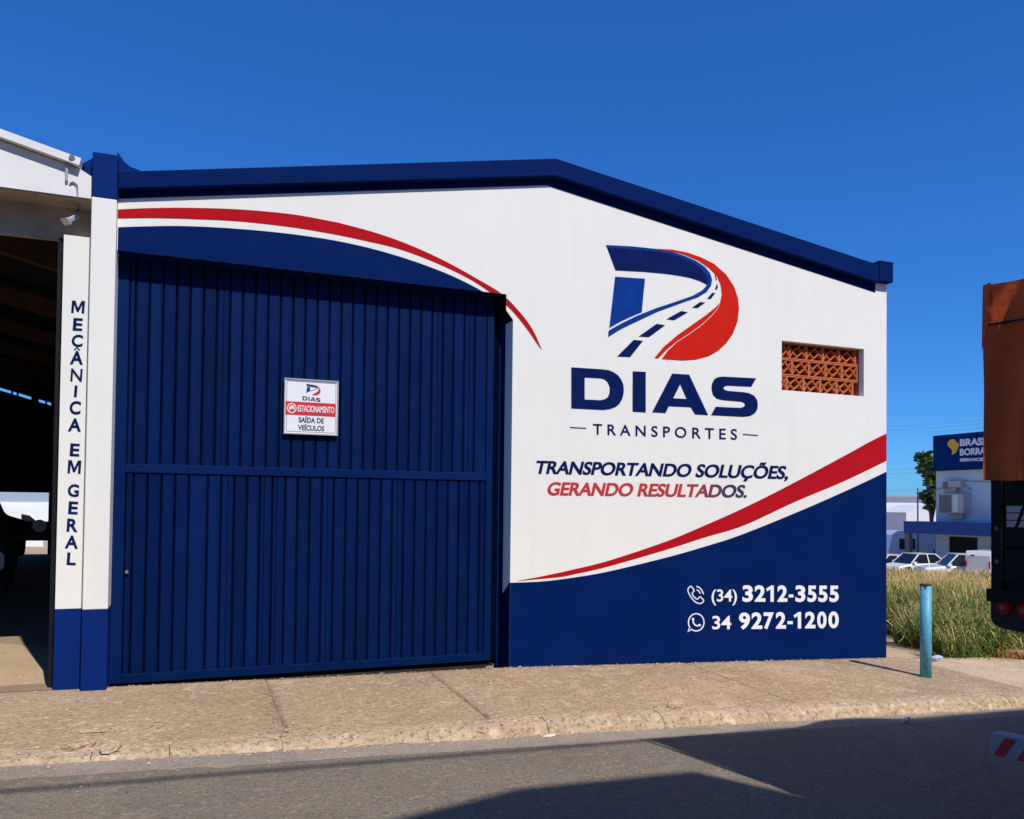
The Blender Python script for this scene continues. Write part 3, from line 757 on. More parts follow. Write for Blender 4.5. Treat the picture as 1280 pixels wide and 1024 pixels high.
for L4 in DIAS: MB().sheet([smap(l, .335, .665, .305, .398, (714.2, 457, 947.5, 521.5)) for l in L4], splane(.0016)).build('letter', M['sign_ink'], sg, recalc=False)
text('lettering', 'ESTACIONAMENTO', [(.25,.59),(.925,.59),(.25,.475),(.925,.475)], M['sign_white'], sg, splane(.003), .02)
text('lettering', 'SAÍDA DE', [(.27,.785),(.735,.785),(.27,.69),(.735,.69)], M['sign_ink'], sg, splane(.0016), .03)
text('lettering', 'VEÍCULOS', [(.26,.925),(.745,.925),(.26,.83),(.745,.83)], M['sign_ink'], sg, splane(.0016), .03)
mb = MB(); stroke(mb, [(.14+.078*math.cos(t), .535+.082*math.sin(t)) for t in lin(0, 2*math.pi, 28)], .018, splane(.003))
stroke(mb, [(.105, .55), (.115, .51), (.14, .50), (.165, .51), (.175, .56)], .03, splane(.003))
stroke(mb, [(.09, .585), (.19, .48)], .012, splane(.0034))
mb.build('prohibition_symbol', M['sign_white'], sg, recalc=False)

# ------------------------------------------------------------------ NEIGHBOUR SHED on the left
ypr_ = -.03
sh = thing('open_workshop', (-6, 0, .05), 'open fronted white workshop shed with dark interior left of the navy gate', 'workshop')
yb = -.135
r0, r1 = on_y(0, 164.5, yb), on_y(101.6, 201.5, yb)
slope = (r1.z-r0.z)/(r1.x-r0.x)
def rz_(x): return r1.z+slope*(x-r1.x) if x > -8 else r1.z+slope*(-8-r1.x)-slope*(x+8)
zbm = (on_y(0, 232.5, yb).z+on_y(117, 249.5, yb).z)/2
xr = kx0-.004
MB().prism([[(-15, zbm), (xr, zbm), (xr, on_y(117, 221, yb).z), (r1.x, rz_(r1.x)-.07), (-8, rz_(-8)-.07), (-15, rz_(-15)-.07)]], yb, .35).build('fascia_beam', M['white_old'], sh)
# roof edge trim
mb = MB(); mb.beam((-8, yb-.0, rz_(-8)-.03), (r1.x, yb-.0, rz_(r1.x)-.03), .13, .06)
mb.build('roof_edge_trim', M['white_old'], sh)
# brown concrete beam set back under the fascia
zlow = on_y(95, 295, ypr_).z
MB().box(-15, xr, .15, .2, zlow, zbm-.001).build('concrete_beam', M['brown_conc'], sh)
MB().box(-15, xr, yb+.012, .149, zbm-.012, zbm-.001).build('soffit', M['brown_conc'], sh)
# pier with vertical lettering
ypr = -.03
px0 = on_y(66.5, 858, ypr).x; pzb = on_y(85, 761, ypr).z
MB().box(px0, xr, ypr, .3, pzb, zlow).build('pier', M['white'], sh)
MB().box(px0-.002, xr, ypr-.002, .3, -.3, pzb).build('pier_base', M['navy_col'], sh)
mb = MB(); pier_ = lambda a, b: on_y(a, b, ypr-.003)
let = [('M',97.6,376,391.5),('E',97.3,397.8,413.5),('C',96.6,418.5,433.5),('A',95.9,438.6,455.8),('N',95.6,461,477),('I',94.6,482,496.5),('C',94,501.5,518),('A',93.5,523,539.5),('E',93.5,554.5,570.5),('M',93,575.5,592),('G',91.8,605.5,621),('E',91.5,627,643),('R',90.6,648.5,665),('A',89.6,669.5,685.8),('L',89.4,691,706.5)]
for ch, cx_, t_, b_ in let:
    w_ = {'M': 17, 'I': 3.6, 'A': 16.5, 'N': 14.5, 'E': 12, 'L': 11.5}.get(ch, 14)
    sk_ = .6
    mb = MB()
    text('', ch, [(cx_-w_/2-sk_, b_-.3), (cx_+w_/2-sk_, b_+.3), (cx_-w_/2+sk_, t_-.4), (cx_+w_/2+sk_, t_+.4)], None, None, pier_, .018 if ch in 'MN' else .03, mb=mb)
    if ch == 'M':
        mb = MB().sheet([[(cx_-8.2+16.4*a+(b-.5)*1.2, b_-(b_-t_)*b+(a-.5)*.7) for a, b in [(0,0),(0,1),(.27,1),(.5,.42),(.73,1),(1,1),(1,0),(.8,0),(.8,.68),(.57,.1),(.43,.1),(.2,.68),(.2,0)]]], pier_)
    if ch == 'A' and cx_ > 95: stroke(mb, [(92.6, 437.6), (96.2, 434.6), (99.8, 437.9)], 1.7, pier_)
    mb.build('letter', M['ink'], sh, recalc=False)
# sliding door edge, dark
MB().box(px0-.055, px0-.012, .08, .14, .06, zlow).build('door_edge', M['dark_steel'], sh)
# walls, roof, rafters, back wall with opening
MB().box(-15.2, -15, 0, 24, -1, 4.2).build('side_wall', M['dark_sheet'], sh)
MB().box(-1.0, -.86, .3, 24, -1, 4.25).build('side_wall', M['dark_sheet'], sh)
roof = MB()
for (xa, xb) in ((-.86, -8), (-8, -15.2)):
    n = int(24.2/.11); vs = []
    for i in range(n+1):
        y = -.1+24.2*i/n; d = .03*(i % 2)
        vs += [(xa, y, rz_(xa)-.02+d), (xb, y, rz_(xb)-.02+d)]
    roof.add(vs, [(2*i, 2*i+1, 2*i+3, 2*i+2) for i in range(n)])
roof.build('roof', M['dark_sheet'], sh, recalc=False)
for y in lin(2.4, 21.5, 7):
    for (xa, xb) in ((-1.0, -8), (-8, -15)):
        MB().beam((xa, y, rz_(xa)-.30), (xb, y, rz_(xb)-.30), .12, .22).build('rafter', M['wood'], sh)
# back wall: opening lets daylight through; gap below the roof leaves a broken bright line
oa, ob_ = on_y(-60, 660, 24).x, on_y(60, 660, 24).x
ztop = on_y(30, 615.5, 24).z
ga, gb_ = on_y(0, 488, 24), on_y(64, 507, 24)
gs = (gb_.z-ga.z)/(gb_.x-ga.x)
def bz(x): return ga.z+gs*(x-ga.x)
mb = MB().prism([[(-15, ztop), (-.9, ztop), (-.9, bz(-.9)), (-15, bz(-15)+.0)]], 24, 24.1)
mb.box(-15, oa, 24, 24.1, -1, ztop-.001).box(ob_, -.9, 24, 24.1, -1, ztop-.001)
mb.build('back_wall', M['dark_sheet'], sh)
mb = MB()
t_ = .09
xg = -15.0
gaps = [(on_y(a, 500, 24).x, on_y(b, 500, 24).x) for a, b in ((-30, 13.5), (15.5, 20.5), (22.5, 39), (48, 56.5), (58.5, 64))]
edges = [-15.0]+[v for g in gaps for v in g]+[-.9]
for i in range(0, len(edges), 2):
    a, b = edges[i], edges[i+1]
    mb.prism([[(a, bz(a)+.001), (b, bz(b)+.001), (b, bz(b)+t_), (a, bz(a)+t_)]], 24, 24.1)
mb.prism([[(-15, bz(-15)+t_+.001), (-.9, bz(-.9)+t_+.001), (-.9, 8), (-15, 14)]], 24, 24.1) if False else mb.prism([[(-15, bz(-15)+t_+.001), (-.9, bz(-.9)+t_+.001), (-.9, max(rz_(-.9), bz(-.9)+t_+.3)), (-8, rz_(-8)+3), (-15, bz(-15)+t_+2)]], 24, 24.1)
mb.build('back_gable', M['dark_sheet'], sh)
grid('floor', lin(-15, -.86, 12), lin(0.0, 24, 30), lambda x, y: base_z(max(x, -1.5))+.003-.012*y, M['floor'], sh)

# floodlight, conduit, on the shed
fl = thing('floodlight', on_y(97.8, 266, .03), 'small grey floodlight on a bracket under the white beam', 'floodlight')
a = on_y(97, 268, -.02); b = on_y(83, 276, -.16); c_ = (a+b)/2
q = Matrix.Rotation(.0, 3, 'Z')
mb = MB(); mb.beam(on_y(96, 270, .02), on_y(83.5, 276.5, -.03), .07, .04); mb.build('lamp_housing', M['galv'], fl, bevel=.008)
mb = MB(); mb.beam(on_y(83.3, 276.6, -.031), on_y(81.8, 277.6, -.038), .085, .06); mb.build('lamp_glass', M['alu'], fl, bevel=.004)
mb = MB(); mb.tube([on_y(97.8, 262, .12), on_y(97, 267, .04), on_y(95, 270, .0)], .008, 6); mb.build('bracket', M['galv'], fl)
cdt = MB(); cdt.tube([on_y(87, 229, yb-.012), on_y(92, 227.5, yb-.012), on_y(96.5, 231, yb-.012), on_y(97.4, 246.5, yb-.012), on_y(97.8, 250.5, yb+.03), on_y(97.8, 262, .13)], .007, 6)
tag(cdt.build('conduit', M['galv']), 'thin grey cable conduit running down the white beam to the floodlight', 'conduit')
br = MB(); br.beam(on_y(83.8, 199, yb-.02), on_y(83.4, 226, yb-.02), .012, .018); br.box(on_y(83, 200, yb).x, on_y(92, 200, yb).x, yb-.03, yb-.002, on_y(86, 207, yb).z, on_y(86, 200, yb).z)
br.tube([on_y(90, 196.5, yb-.08), on_y(90, 196.5, yb+.02)], .022, 8)
tag(br.build('gutter_bracket', M['galv']), 'short metal bracket and spout at the right end of the shed roof edge', 'bracket')

# ------------------------------------------------------------------ vehicles
def wheel(parent, x, y, z, r, w, loc=True):
    ty = MB().tube([(x, y-w/2, z), (x, y+w/2, z)], r, 20).build('wheel', M['black'], parent, world=False)
    MB().tube([(x, y-w/2-.01, z), (x, y+w/2+.01, z)], r*.6, 12).build('rim', M['alu'], ty, world=False)
    return ty
def loft(sections):
    """sections: list of rings (same count)"""
    n = len(sections[0]); vs = [p for s_ in sections for p in s_]; fs = []
    for i in range(len(sections)-1):
        for k in range(n):
            k2 = (k+1) % n
            fs.append((i*n+k, i*n+k2, (i+1)*n+k2, (i+1)*n+k))
    fs += [tuple(range(n))[::-1], tuple(range((len(sections)-1)*n, len(sections)*n))]
    return MB().add(vs, fs)
def car(name, label, loc, rz, L, Wd, H, kind, paint, group=None):
    """x forward"""
    t = thing(name, loc, label, 'car' if kind != 'pickup' else 'pickup truck', group, rz)
    w = Wd/2; belt = H*.60; low = .22
    # body shell: side profile (x, z top), lofted along x
    if kind == 'sedan': prof = [(-L/2, .75*belt), (-L/2+.12, .98*belt), (-L*.30, belt*1.02), (L*.18, belt), (L*.30, belt*.94), (L/2-.18, belt*.80), (L/2, belt*.58)]
    else: prof = [(-L/2, .85*belt), (-L/2+.06, belt), (-L*.25, belt), (L*.2, belt), (L*.28, belt*.97), (L/2-.12, belt*.88), (L/2, belt*.62)]
    secs = []
    for i, (x, zt_) in enumerate(prof):
        ww = w*(.90 if i in (0, len(prof)-1) else (.97 if i in (1, len(prof)-2) else 1))
        secs.append([(x, -ww*.96, low), (x, -ww, low+.18), (x, -ww, zt_-.10), (x, -ww*.93, zt_), (x, ww*.93, zt_), (x, ww, zt_-.10), (x, ww, low+.18), (x, ww*.96, low)])
    loft(secs).build('body', paint, t, world=False, bevel=.03, smooth=False)
    # cabin
    if kind == 'sedan': a0, a1, b0, b1 = -L*.40, -L*.22, L*.08, L*.24
    elif kind == 'suv': a0, a1, b0, b1 = -L*.48, -L*.44, L*.08, L*.22
    else: a0, a1, b0, b1 = -L*.12, -L*.10, L*.10, L*.22
    cw, rw = w*.92, w*.74
    base = [(a0, -cw, belt-.01), (b1, -cw, belt-.01), (b1, cw, belt-.01), (a0, cw, belt-.01)]
    topv = [(a1, -rw, H-.03), (b0, -rw, H-.03), (b0, rw, H-.03), (a1, rw, H-.03)]
    MB().add(base+topv, [(3,2,1,0),(0,1,5,4),(1,2,6,5),(2,3,7,6),(3,0,4,7),(4,5,6,7)]).build('glasshouse', M['glass'], t, world=False)
    rb = MB().box(a1-.04, b0+.04, -rw-.03, rw+.03, H-.045, H)
    rb.build('car_roof', paint, t, world=False, bevel=.02)
    for sy in (-1, 1):
        for (p, q_) in (((a0, belt), (a1, H-.03)), ((b1, belt), (b0, H-.03)), (((a0+b1)/2, belt), ((a1+b0)/2, H-.03))):
            MB().beam((p[0], sy*cw*1.005, p[1]-.01), (q_[0], sy*rw*1.01, q_[1]), .07, .03, (0, 1, 0)).build('pillar', paint, t, world=False)
    for x in (-L*.30, L*.31):
        for sy in (-1, 1):
            wheel(t, x, sy*(w-.10), .32, .32, .2)
            ar = MB(); ar.tube([(x, sy*(w-.3), .34), (x, sy*(w+.004), .34)], .38, 20); ar.build('wheel_arch', M['car_dark'], t, world=False)
    for sy in (-1, 1):
        MB().box(L/2-.16, L/2-.02, sy*w*.72-.16, sy*w*.72+.16, belt*.62, belt*.80).build('headlight', M['alu'], t, world=False, bevel=.02)
        MB().box(-L/2-.01, -L/2+.12, sy*w*.80-.10, sy*w*.80+.10, belt*.62, belt*.92).build('tail_light', M['lamp_red'], t, world=False, bevel=.02)
        MB().box(L*.17, L*.22, sy*(w+.02)-.07, sy*(w+.02)+.07, belt-.02, belt+.12).build('wing_mirror', paint, t, world=False, bevel=.02)
    MB().box(L/2-.03, L/2+.03, -w*.85, w*.85, .25, .45).build('bumper', M['car_dark'], t, world=False, bevel=.02)
    return t
def stand(px, dist):
    q = at(px, 700, dist); return Vector((q.x, q.y, terrain(q.x, q.y)))
# road direction (image left) seen from the far car park is mostly -x +y
p = stand(1144, 50); p.z = at(1144, 691.5, 50).z-1.46
car('parked_car', 'white hatchback facing left in front of the white lorry', p, math.radians(172), 4.0, 1.75, 1.46, 'sedan', M['car_white'], 'cars parked beyond the grass')
p = stand(1108, 52); p.z = at(1108, 693, 52).z-1.46
car('parked_car', 'white car half hidden by the warehouse corner, left of the hatchback', p, math.radians(170), 4.2, 1.75, 1.46, 'sedan', M['car_white'], 'cars parked beyond the grass')
p = stand(1200, 47.5); p.z = at(1200, 692, 47.5).z-1.72
car('parked_car', 'white estate four wheel drive with dark windows in front of the doorway', p, math.radians(150), 4.6, 1.85, 1.72, 'suv', M['car_white'], 'cars parked beyond the grass')
# van with high box
p = stand(1221, 45); zt_ = at(1221, 689, 45).z
vn = thing('parked_van', (p.x, p.y, zt_-1.95), 'small white van seen from behind with a red tail light, beside the truck edge', 'van', None, math.radians(17))
MB().prism([[(0, .45), (2.4, .45), (2.4, 1.8), (2.2, 1.95), (.12, 1.95), (0, 1.7)]], -.72, .62).build('cargo_box', M['car_white'], vn, world=False, bevel=.05)
MB().prism([[(2.42, .35), (3.9, .35), (4.0, .85), (3.3, 1.05), (2.9, 1.6), (2.42, 1.62)]], -.7, .6).build('cab', M['car_white'], vn, world=False, bevel=.04)
MB().prism([[(2.5, 1.05), (3.18, 1.05), (2.85, 1.5), (2.5, 1.5)]], -.71, .61).build('window', M['glass'], vn, world=False)
MB().box(-.02, .0, -.45, .35, 1.25, 1.62).build('rear_window', M['glass'], vn, world=False) if False else MB().box(-.03, -.005, .12, .3, 1.66, 1.74).build('badge', M['car_dark'], vn, world=False)
for ya_ in (-.70, .52): MB().box(-.03, .06, ya_, ya_+.08, 1.0, 1.4).build('tail_light', M['lamp_red'], vn, world=False, bevel=.01)
MB().box(-.06, .0, -.66, .56, .45, .62).build('bumper', M['car_dark'], vn, world=False, bevel=.01)
for x in (.6, 3.2):
    for sy in (-.62, .52): wheel(vn, x, sy, .32, .32, .18)

# white lorry behind: cab at left, cargo box at right
la = at(1104, 690, 59); lb = at(1185, 690, 59)
hd = math.atan2(la.y-lb.y, la.x-lb.x)
zg = min(terrain(la.x, la.y), terrain(lb.x, lb.y))
mid = (la+lb)/2
lo = thing('white_lorry', (mid.x, mid.y, zg), 'white lorry with plain cargo box standing under the blue awning', 'lorry', None, hd)
zt_ = at(1150, 666, 59).z-zg; zc = at(1120, 663, 59).z-zg; zbt = at(1150, 690.5, 59).z-zg
half = (la-lb).length/2
MB().box(-half-3, half-2.05, -1.2, 1.2, zbt, max(zt_+.25, zbt+1)).build('cargo_box', M['far_white'], lo, world=False, bevel=.03)
cabp = [(half-1.9, .5), (half+.1, .5), (half+.15, zc*.55), (half-.1, zc*.9), (half-.5, zc), (half-1.9, zc)]
MB().prism([cabp], -1.15, 1.15).build('cab', M['car_white'], lo, world=False, bevel=.05)
MB().box(half-1.15, half-.62, -1.17, 1.17, zc*.58, zc*.82).box(half-1.75, half-1.35, -1.17, 1.17, zc*.58, zc*.82).build('window', M['glass'], lo, world=False)
MB().box(-half-3, half-1.9, -.5, .5, zbt-.3, zbt-.02).build('chassis', M['dark_steel'], lo, world=False)
for x in (half-1.0, -half+.4, -half-1.6):
    for sy in (-1, 1): wheel(lo, x, sy*1.0, .5, .5, .3)

# ------------------------------------------------------------------ blue-signed shop (its front faces left, in shade)
BX = 46.0
sy0 = on_x(1170, 640, BX).y; sy1 = 8.0
zgr = terrain(BX, 18)-.5
sp_ = thing('tyre_shop', (BX, sy0, terrain(BX, sy0)), 'two storey pale shop with a navy signboard on top and a blue awning', 'shop building')
zwt = on_x(1170, 592, BX).z+1.2
za0 = on_x(1170, 660, BX).z
dy0, dy1 = on_x(1222, 690, BX).y, on_x(1186, 690, BX).y
zdt = on_x(1200, 671, BX).z
# wall as y-z outline with door hole, extruded in x
def prism_x(loops, xa, xb):
    mb = MB().prism(loops, xa, xb); mb.v = [(v[1], v[0], v[2]) for v in mb.v]; return mb
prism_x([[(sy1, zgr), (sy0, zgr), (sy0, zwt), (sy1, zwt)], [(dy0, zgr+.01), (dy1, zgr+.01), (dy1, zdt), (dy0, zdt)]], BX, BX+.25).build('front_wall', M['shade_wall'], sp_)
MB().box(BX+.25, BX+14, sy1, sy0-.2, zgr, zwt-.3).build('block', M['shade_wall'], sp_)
MB().box(BX+.26, BX+.3, dy0-.1, dy1+.1, zgr, zdt+.1).build('door', M['dark_steel'], sp_) if False else None
dr = MB().box(BX+.12, BX+.2, dy0, dy1, zgr, zdt).build('door', M['dark_steel'], sp_)
sgt, sgb = on_x(1166, 545, BX-.3).z, on_x(1166, 589, BX-.3).z
sgy = on_x(1166.3, 560, BX-.3).y
sb = MB().box(BX-.3, BX-.02, sy1, sgy, sgb, sgt).build('signboard', M['sign_navy'], sp_)
bp = lambda a, b: on_x(a, b, BX-.32)
def bw_(pts): return crop(pts, 1100, 530, 5.122)
def tq(x0, x1, yt, yb_, s0=0, s1=0):
    c = bw_([(x0, yb_), (x1, yb_+s1), (x0, yt), (x1, yt+s0)]); return c
text('lettering', 'BRASIL', tq(511, 704, 98, 143, -14, -9), M['white_ink'], sp_, bp, .05)
text('lettering', 'BORRACHAS', tq(511, 805, 160, 204, -22, -16), M['white_ink'], sp_, bp, .05)
text('lettering', 'SERVICES G', tq(511, 722, 221, 241, -6, -5), M['white_ink'], sp_, bp, .06)
MB().sheet([bw_([(432,118),(450,100),(475,97),(485,112),(505,125),(502,150),(490,178),(470,195),(460,196),(462,170),(450,155),(434,140)])], bp).build('map_emblem', M['yellow'], sp_, recalc=False)
# awning of ribbed sheet
AX = BX-1.6
ay0 = on_x(1129.5, 660, AX).y; ay1 = sy1
az1 = on_x(1129.5, 651.5, AX).z; az0 = on_x(1129.5, 666, AX).z
mb = MB(); n = int((ay0-ay1)/.12); vs = []
for i in range(n+1):
    y = ay1+(ay0-ay1)*i/n; d = .012*(i % 2)
    vs += [(AX-d, y, az0), (AX-d, y, az1)]
mb.add(vs, [(2*i, 2*i+1, 2*i+3, 2*i+2) for i in range(n)]); mb.box(AX+.01, BX-.01, ay1, ay0, az1-.1, az1)
mb.box(AX+.01, BX-.01, ay0-.06, ay0, az0, az1-.101)
mb.build('awning', M['awning'], sp_)
pp = on_x(1136.5, 668, AX+.3)
MB().box(AX+.1, AX+.4, pp.y-.18, pp.y+.18, zgr, az0).build('awning_post', M['grille'], sp_)
# cooling units on the wall
def onw(px, py, d=0): return on_x(px, py, BX-d)
def wbox(pxa, pxb, pyt, pyb, d):
    a, b = onw(pxa, pyt), onw(pxb, pyb); return MB().box(BX-d, BX-.003, min(a.y, b.y), max(a.y, b.y), min(a.z, b.z), max(a.z, b.z))
a = onw(1198, 645)
ac = thing('air_conditioner', (BX, a.y, a.z), 'beige air conditioning unit with dark grille hung on the pale shop wall', 'air conditioner')
wbox(1183.5, 1214, 617.5, 642, .7).build('casing', M['ac'], ac)
for k in range(6):
    wbox(1184+k*2.6, 1186+k*2.6, 619, 641, .72).build('grille_bar', M['grille'], ac)
wbox(1201, 1208, 619, 640.5, .74).build('control_panel', M['far_white'], ac)
wbox(1190, 1207, 642.2, 649, .3).build('drip_tray', M['ac'], ac)
a = onw(1196, 615)
ab = thing('vent_unit', (BX, a.y, a.z), 'small grey vent box above the beige air conditioner on the shop wall', 'vent box')
wbox(1184, 1206, 602, 609.5, .4).build('casing', M['ac'], ab)
wbox(1184.5, 1190.5, 603, 611, .43).build('grille', M['grille'], ab)
wbox(1184, 1199, 610.5, 616.8, .3).build('bracket', M['ac'], ab)
mb = MB()
for a_, b_ in (((1150, 618), (1184, 608)), ((1205, 601), (1240, 603)), ((1206, 606), (1214, 613))):
    mb.tube([onw(*a_, .1), onw(*b_, .1)], .02, 5)
tag(mb.build('wall_cable', M['cable']), 'thin dark cables strung along the pale shop wall by the vent box', 'cable')

# far white factory
fd = 85
fa, fb = at(1085, 640, fd), at(1215, 640, fd)
hd = math.atan2(fb.y-fa.y, fb.x-fa.x)
z_g = terrain(fa.x, fa.y)-1.5
ff = thing('white_factory', ((fa.x+fb.x)/2, (fa.y+fb.y)/2, z_g), 'long white factory with a strip of dark windows far behind the cars', 'factory', None, hd)
hl = (fb-fa).length/2
zf = lambda py: at(1140, py, fd).z-z_g
MB().box(-hl-12, hl, 0, 14, 0, zf(622)).build('wall', M['far_white'], ff, world=False)
mb = MB().prism([[(-hl-12.4, zf(622)+.001), (hl+.4, zf(622)+.001), (hl+.4, zf(620)), (-hl-12.4, zf(620))]], -.4, 14.4); mb.build('roof', M['galv'], ff, world=False)
sc_ = fd/FPX
for a_, b_ in ((1090, 1116), (1134.5, 1157), (1119.5, 1130)):
    xa, xb = (a_-1150)*sc_, (b_-1150)*sc_
    w_ = MB().box(xa, xb, -.05, .1, zf(651), zf(642)).build('window', M['car_dark'], ff, world=False) if a_ != 1119.5 else MB().box(xa, xb, -.05, .1, zf(663), zf(659)).build('window', M['grille'], ff, world=False)
    if a_ != 1119.5:
        for k in range(4):
            xx = xa+(xb-xa)*k/4
            MB().box(xx+.03, xx+(xb-xa)/4-.05, -.07, -.052, zf(650.5), zf(642.5)).build('pane', M['glass'], w_, world=False)
MB().box(-hl-12, hl, -2.0, -.01, zf(656), zf(653)).build('ledge', M['far_white'], ff, world=False)
# gabled annex
ga_ = at(1163, 640, 74)
an = thing('white_annex', (ga_.x, ga_.y, z_g), 'small white gabled shed behind the tree and shop corner', 'shed', None, hd)
zf2 = lambda py: at(1163, py, 74).z-z_g
MB().prism([[(-2.2, 0), (2.2, 0), (2.2, zf2(637)), (0.1, zf2(631)), (-2.2, zf2(641))]], 0, 6).build('wall', M['far_white'], an, world=False)
# thin mast
q0 = at(1147, 655, 56); q1 = at(1147.3, 610, 56)
tag(MB().tube([q0-Vector((0, 0, 3)), q1], .05, 6).build('antenna_mast', M['cable']), 'thin grey mast rising behind the left end of the blue awning', 'mast')

# power lines crossing far right
pl = MB
for i, (y0_, y1_) in enumerate(((531.5, 518.5), (536, 523), (540, 529), (586, 570), (590, 579), (610, 604))):
    a, b = at(1060, y0_+ (3 if i < 3 else 3), 60), at(1330, y1_-6, 47)
    pts = []
    for k in range(9):
        t = k/8; q = a.lerp(b, t); q.z -= .25*4*t*(1-t); pts.append(q)
    tag(MB().tube(pts, .009, 5).build('power_line', M['wire']), ('topmost of the overhead power lines above the navy signboard', 'second overhead power line from the top above the navy signboard', 'third overhead power line, just above the navy signboard', 'power line crossing behind the tree, upper of the middle pair', 'power line crossing behind the tree, lower of the middle pair', 'lowest power line, just above the white factory roof')[i], 'power line', 'power lines right of the warehouse')

# ------------------------------------------------------------------ trees
def tree(name, label, base, height, centres, nleaf, size, group=None, seed=1):
    t = thing(name, base, label, 'tree', group); rr = random.Random(seed)
    mb = MB(); mb.tube([(0,0,0), (.05,.03,height*.3), (-.05,.08,height*.55)], [.22, .17, .13], 10)
    for c in centres:
        mb.tube([(-.05,.08,height*.5), (c[0]*.5, c[1]*.5, (height*.5+c[2])/2+.1), (c[0], c[1], c[2])], [.09, .06, .03], 7)
    mb.build('trunk', M['bark'], t, world=False, smooth=True)
    cb_ = MB()
    for k in range(nleaf):
        c = centres[k % len(centres)]; R = c[3]*1.0
        d = Vector((rr.gauss(0, 1), rr.gauss(0, 1), rr.gauss(0, 1))).normalized()*R*rr.random()**.6
        p = Vector((c[0], c[1], c[2]))+Vector((d.x, d.y, d.z*.85))
        a = Vector((rr.gauss(0, 1), rr.gauss(0, 1), rr.gauss(0, .5)-.3)).normalized()*size*rr.uniform(.6, 1.3)
        b = a.cross(Vector((rr.gauss(0, 1), rr.gauss(0, 1), rr.gauss(0, 1)))).normalized()*a.length*.3
        cb_.add([p, p+a*.5+b, p+a, p+a*.5-b], [(0, 1, 2, 3)])
    cb_.build('crown', M['leaf'], t, world=False, recalc=False)
    return t
tb = at(1166, 640, 58); tb.z = terrain(tb.x, tb.y)
def rel(px, py, d=58): q = at(px, py, d)-tb; return (q.x, q.y, q.z)
cs = [(*rel(1157, 573), .62), (*rel(1160, 584), .55), (*rel(1152, 570), .30), (*rel(1166, 578), .6), (*rel(1168, 600), .6), (*rel(1161, 622), .42), (*rel(1166, 630), .45), (*rel(1172, 612), .7), (*rel(1165, 593), .4), (*rel(1155, 587), .2), (*rel(1178, 590), .9), (*rel(1159, 617), .3)]
tree('broadleaf_tree', 'dark green large leaved tree poking out left of the navy signboard', tb, (rel(1166, 590)[2]), cs, 1000, .46, seed=4)

# ------------------------------------------------------------------ grass lot
def blades(n, samp, hlo, hhi, wid, lean=.35, straw=(.2, .9), seedh=.15):
    V, F, H_ = [], [], []
    P_ = [samp() for _ in range(n)]
    for (x, y, s) in P_:
        z = terrain(x, y)-.02
        h = random.uniform(hlo, hhi)*s[0]; w = wid*s[1]*random.uniform(.7, 1.3)
        a = random.uniform(0, 2*math.pi); l = h*random.uniform(.1, lean*2)*random.choice([1, 1, 1.6])
        dx, dy = math.cos(a), math.sin(a); px, py = -dy*w/2, dx*w/2
        hue = min(1, max(0, random.gauss(s[2], .22)))
        i = len(V)
        V += [(x-px, y-py, z), (x+px, y+py, z), (x+dx*l*.25-px*.9, y+dy*l*.25-py*.9, z+h*.45), (x+dx*l*.25+px*.9, y+dy*l*.25+py*.9, z+h*.45),
              (x+dx*l*.62-px*.55, y+dy*l*.62-py*.55, z+h*.8), (x+dx*l*.62+px*.55, y+dy*l*.62+py*.55, z+h*.8), (x+dx*l*1.05, y+dy*l*1.05, z+h*(.98 if random.random() < .7 else .8))]
        F += [(i, i+1, i+3, i+2), (i+2, i+3, i+5, i+4), (i+4, i+5, i+6)]
        H_ += [hue]*7
    return V, F, H_
def dens(x, y):
    return noise.noise(Vector((x*.55, y*.55, 2)))*.5+.5
def bare(x, y):
    w = .12*noise.noise(Vector((x*2, y*2, 0)))
    return y < -.10+w or (x < 8.95+.5*max(0, y+.1)+w and y < 1.7+w)
def samp(dlo, dhi, p):
    def f():
        while True:
            r = dlo+(dhi-dlo)*random.random()**p; az = math.radians(random.uniform(40, 60))
            x, y = r*math.sin(az), CAM.y+r*math.cos(az)
            if x < 8.0 or bare(x, y) or x > BX-2.2: continue
            dn = dens(x, y)
            if random.random() > (dn-.30)*2.6: continue
            k = max(1, r/13)
            near = min(1, max(0, (r-11.5)/3.5))
            green = noise.noise(Vector((x*.9, y*.9, 9)))
            straw_ = .30+.08*near+.45*min(1, max(0, (r-15)/11)) - green*.75
            hs2 = (.55+.45*near)*(.6+.8*dn)
            return x, y, (hs2, k*.9, straw_)
    return f
def tuft(cx, cy, n, h, w, hue, V, F, H_):
    for _ in range(n):
        a = random.uniform(0, 2*math.pi); l = h*random.uniform(.25, 1.0); hh = h*random.uniform(.5, 1.05)
        x, y = cx+random.gauss(0, .035), cy+random.gauss(0, .035); z = terrain(x, y)-.02
        dx, dy = math.cos(a), math.sin(a); ww = w*random.uniform(.6, 1.3); px, py = -dy*ww/2, dx*ww/2
        i = len(V); hu = min(1, max(0, random.gauss(hue, .16))); droop = random.uniform(.35, 1.0)
        V += [(x-px, y-py, z), (x+px, y+py, z), (x+dx*l*.18-px, y+dy*l*.18-py, z+hh*.5), (x+dx*l*.18+px, y+dy*l*.18+py, z+hh*.5),
              (x+dx*l*.55-px*.8, y+dy*l*.55-py*.8, z+hh*.85), (x+dx*l*.55+px*.8, y+dy*l*.55+py*.8, z+hh*.85), (x+dx*l, y+dy*l, z+hh*droop)]
        F += [(i, i+1, i+3, i+2), (i+2, i+3, i+5, i+4), (i+4, i+5, i+6)]; H_ += [hu]*7
Vn, Fn, Hn = [], [], []
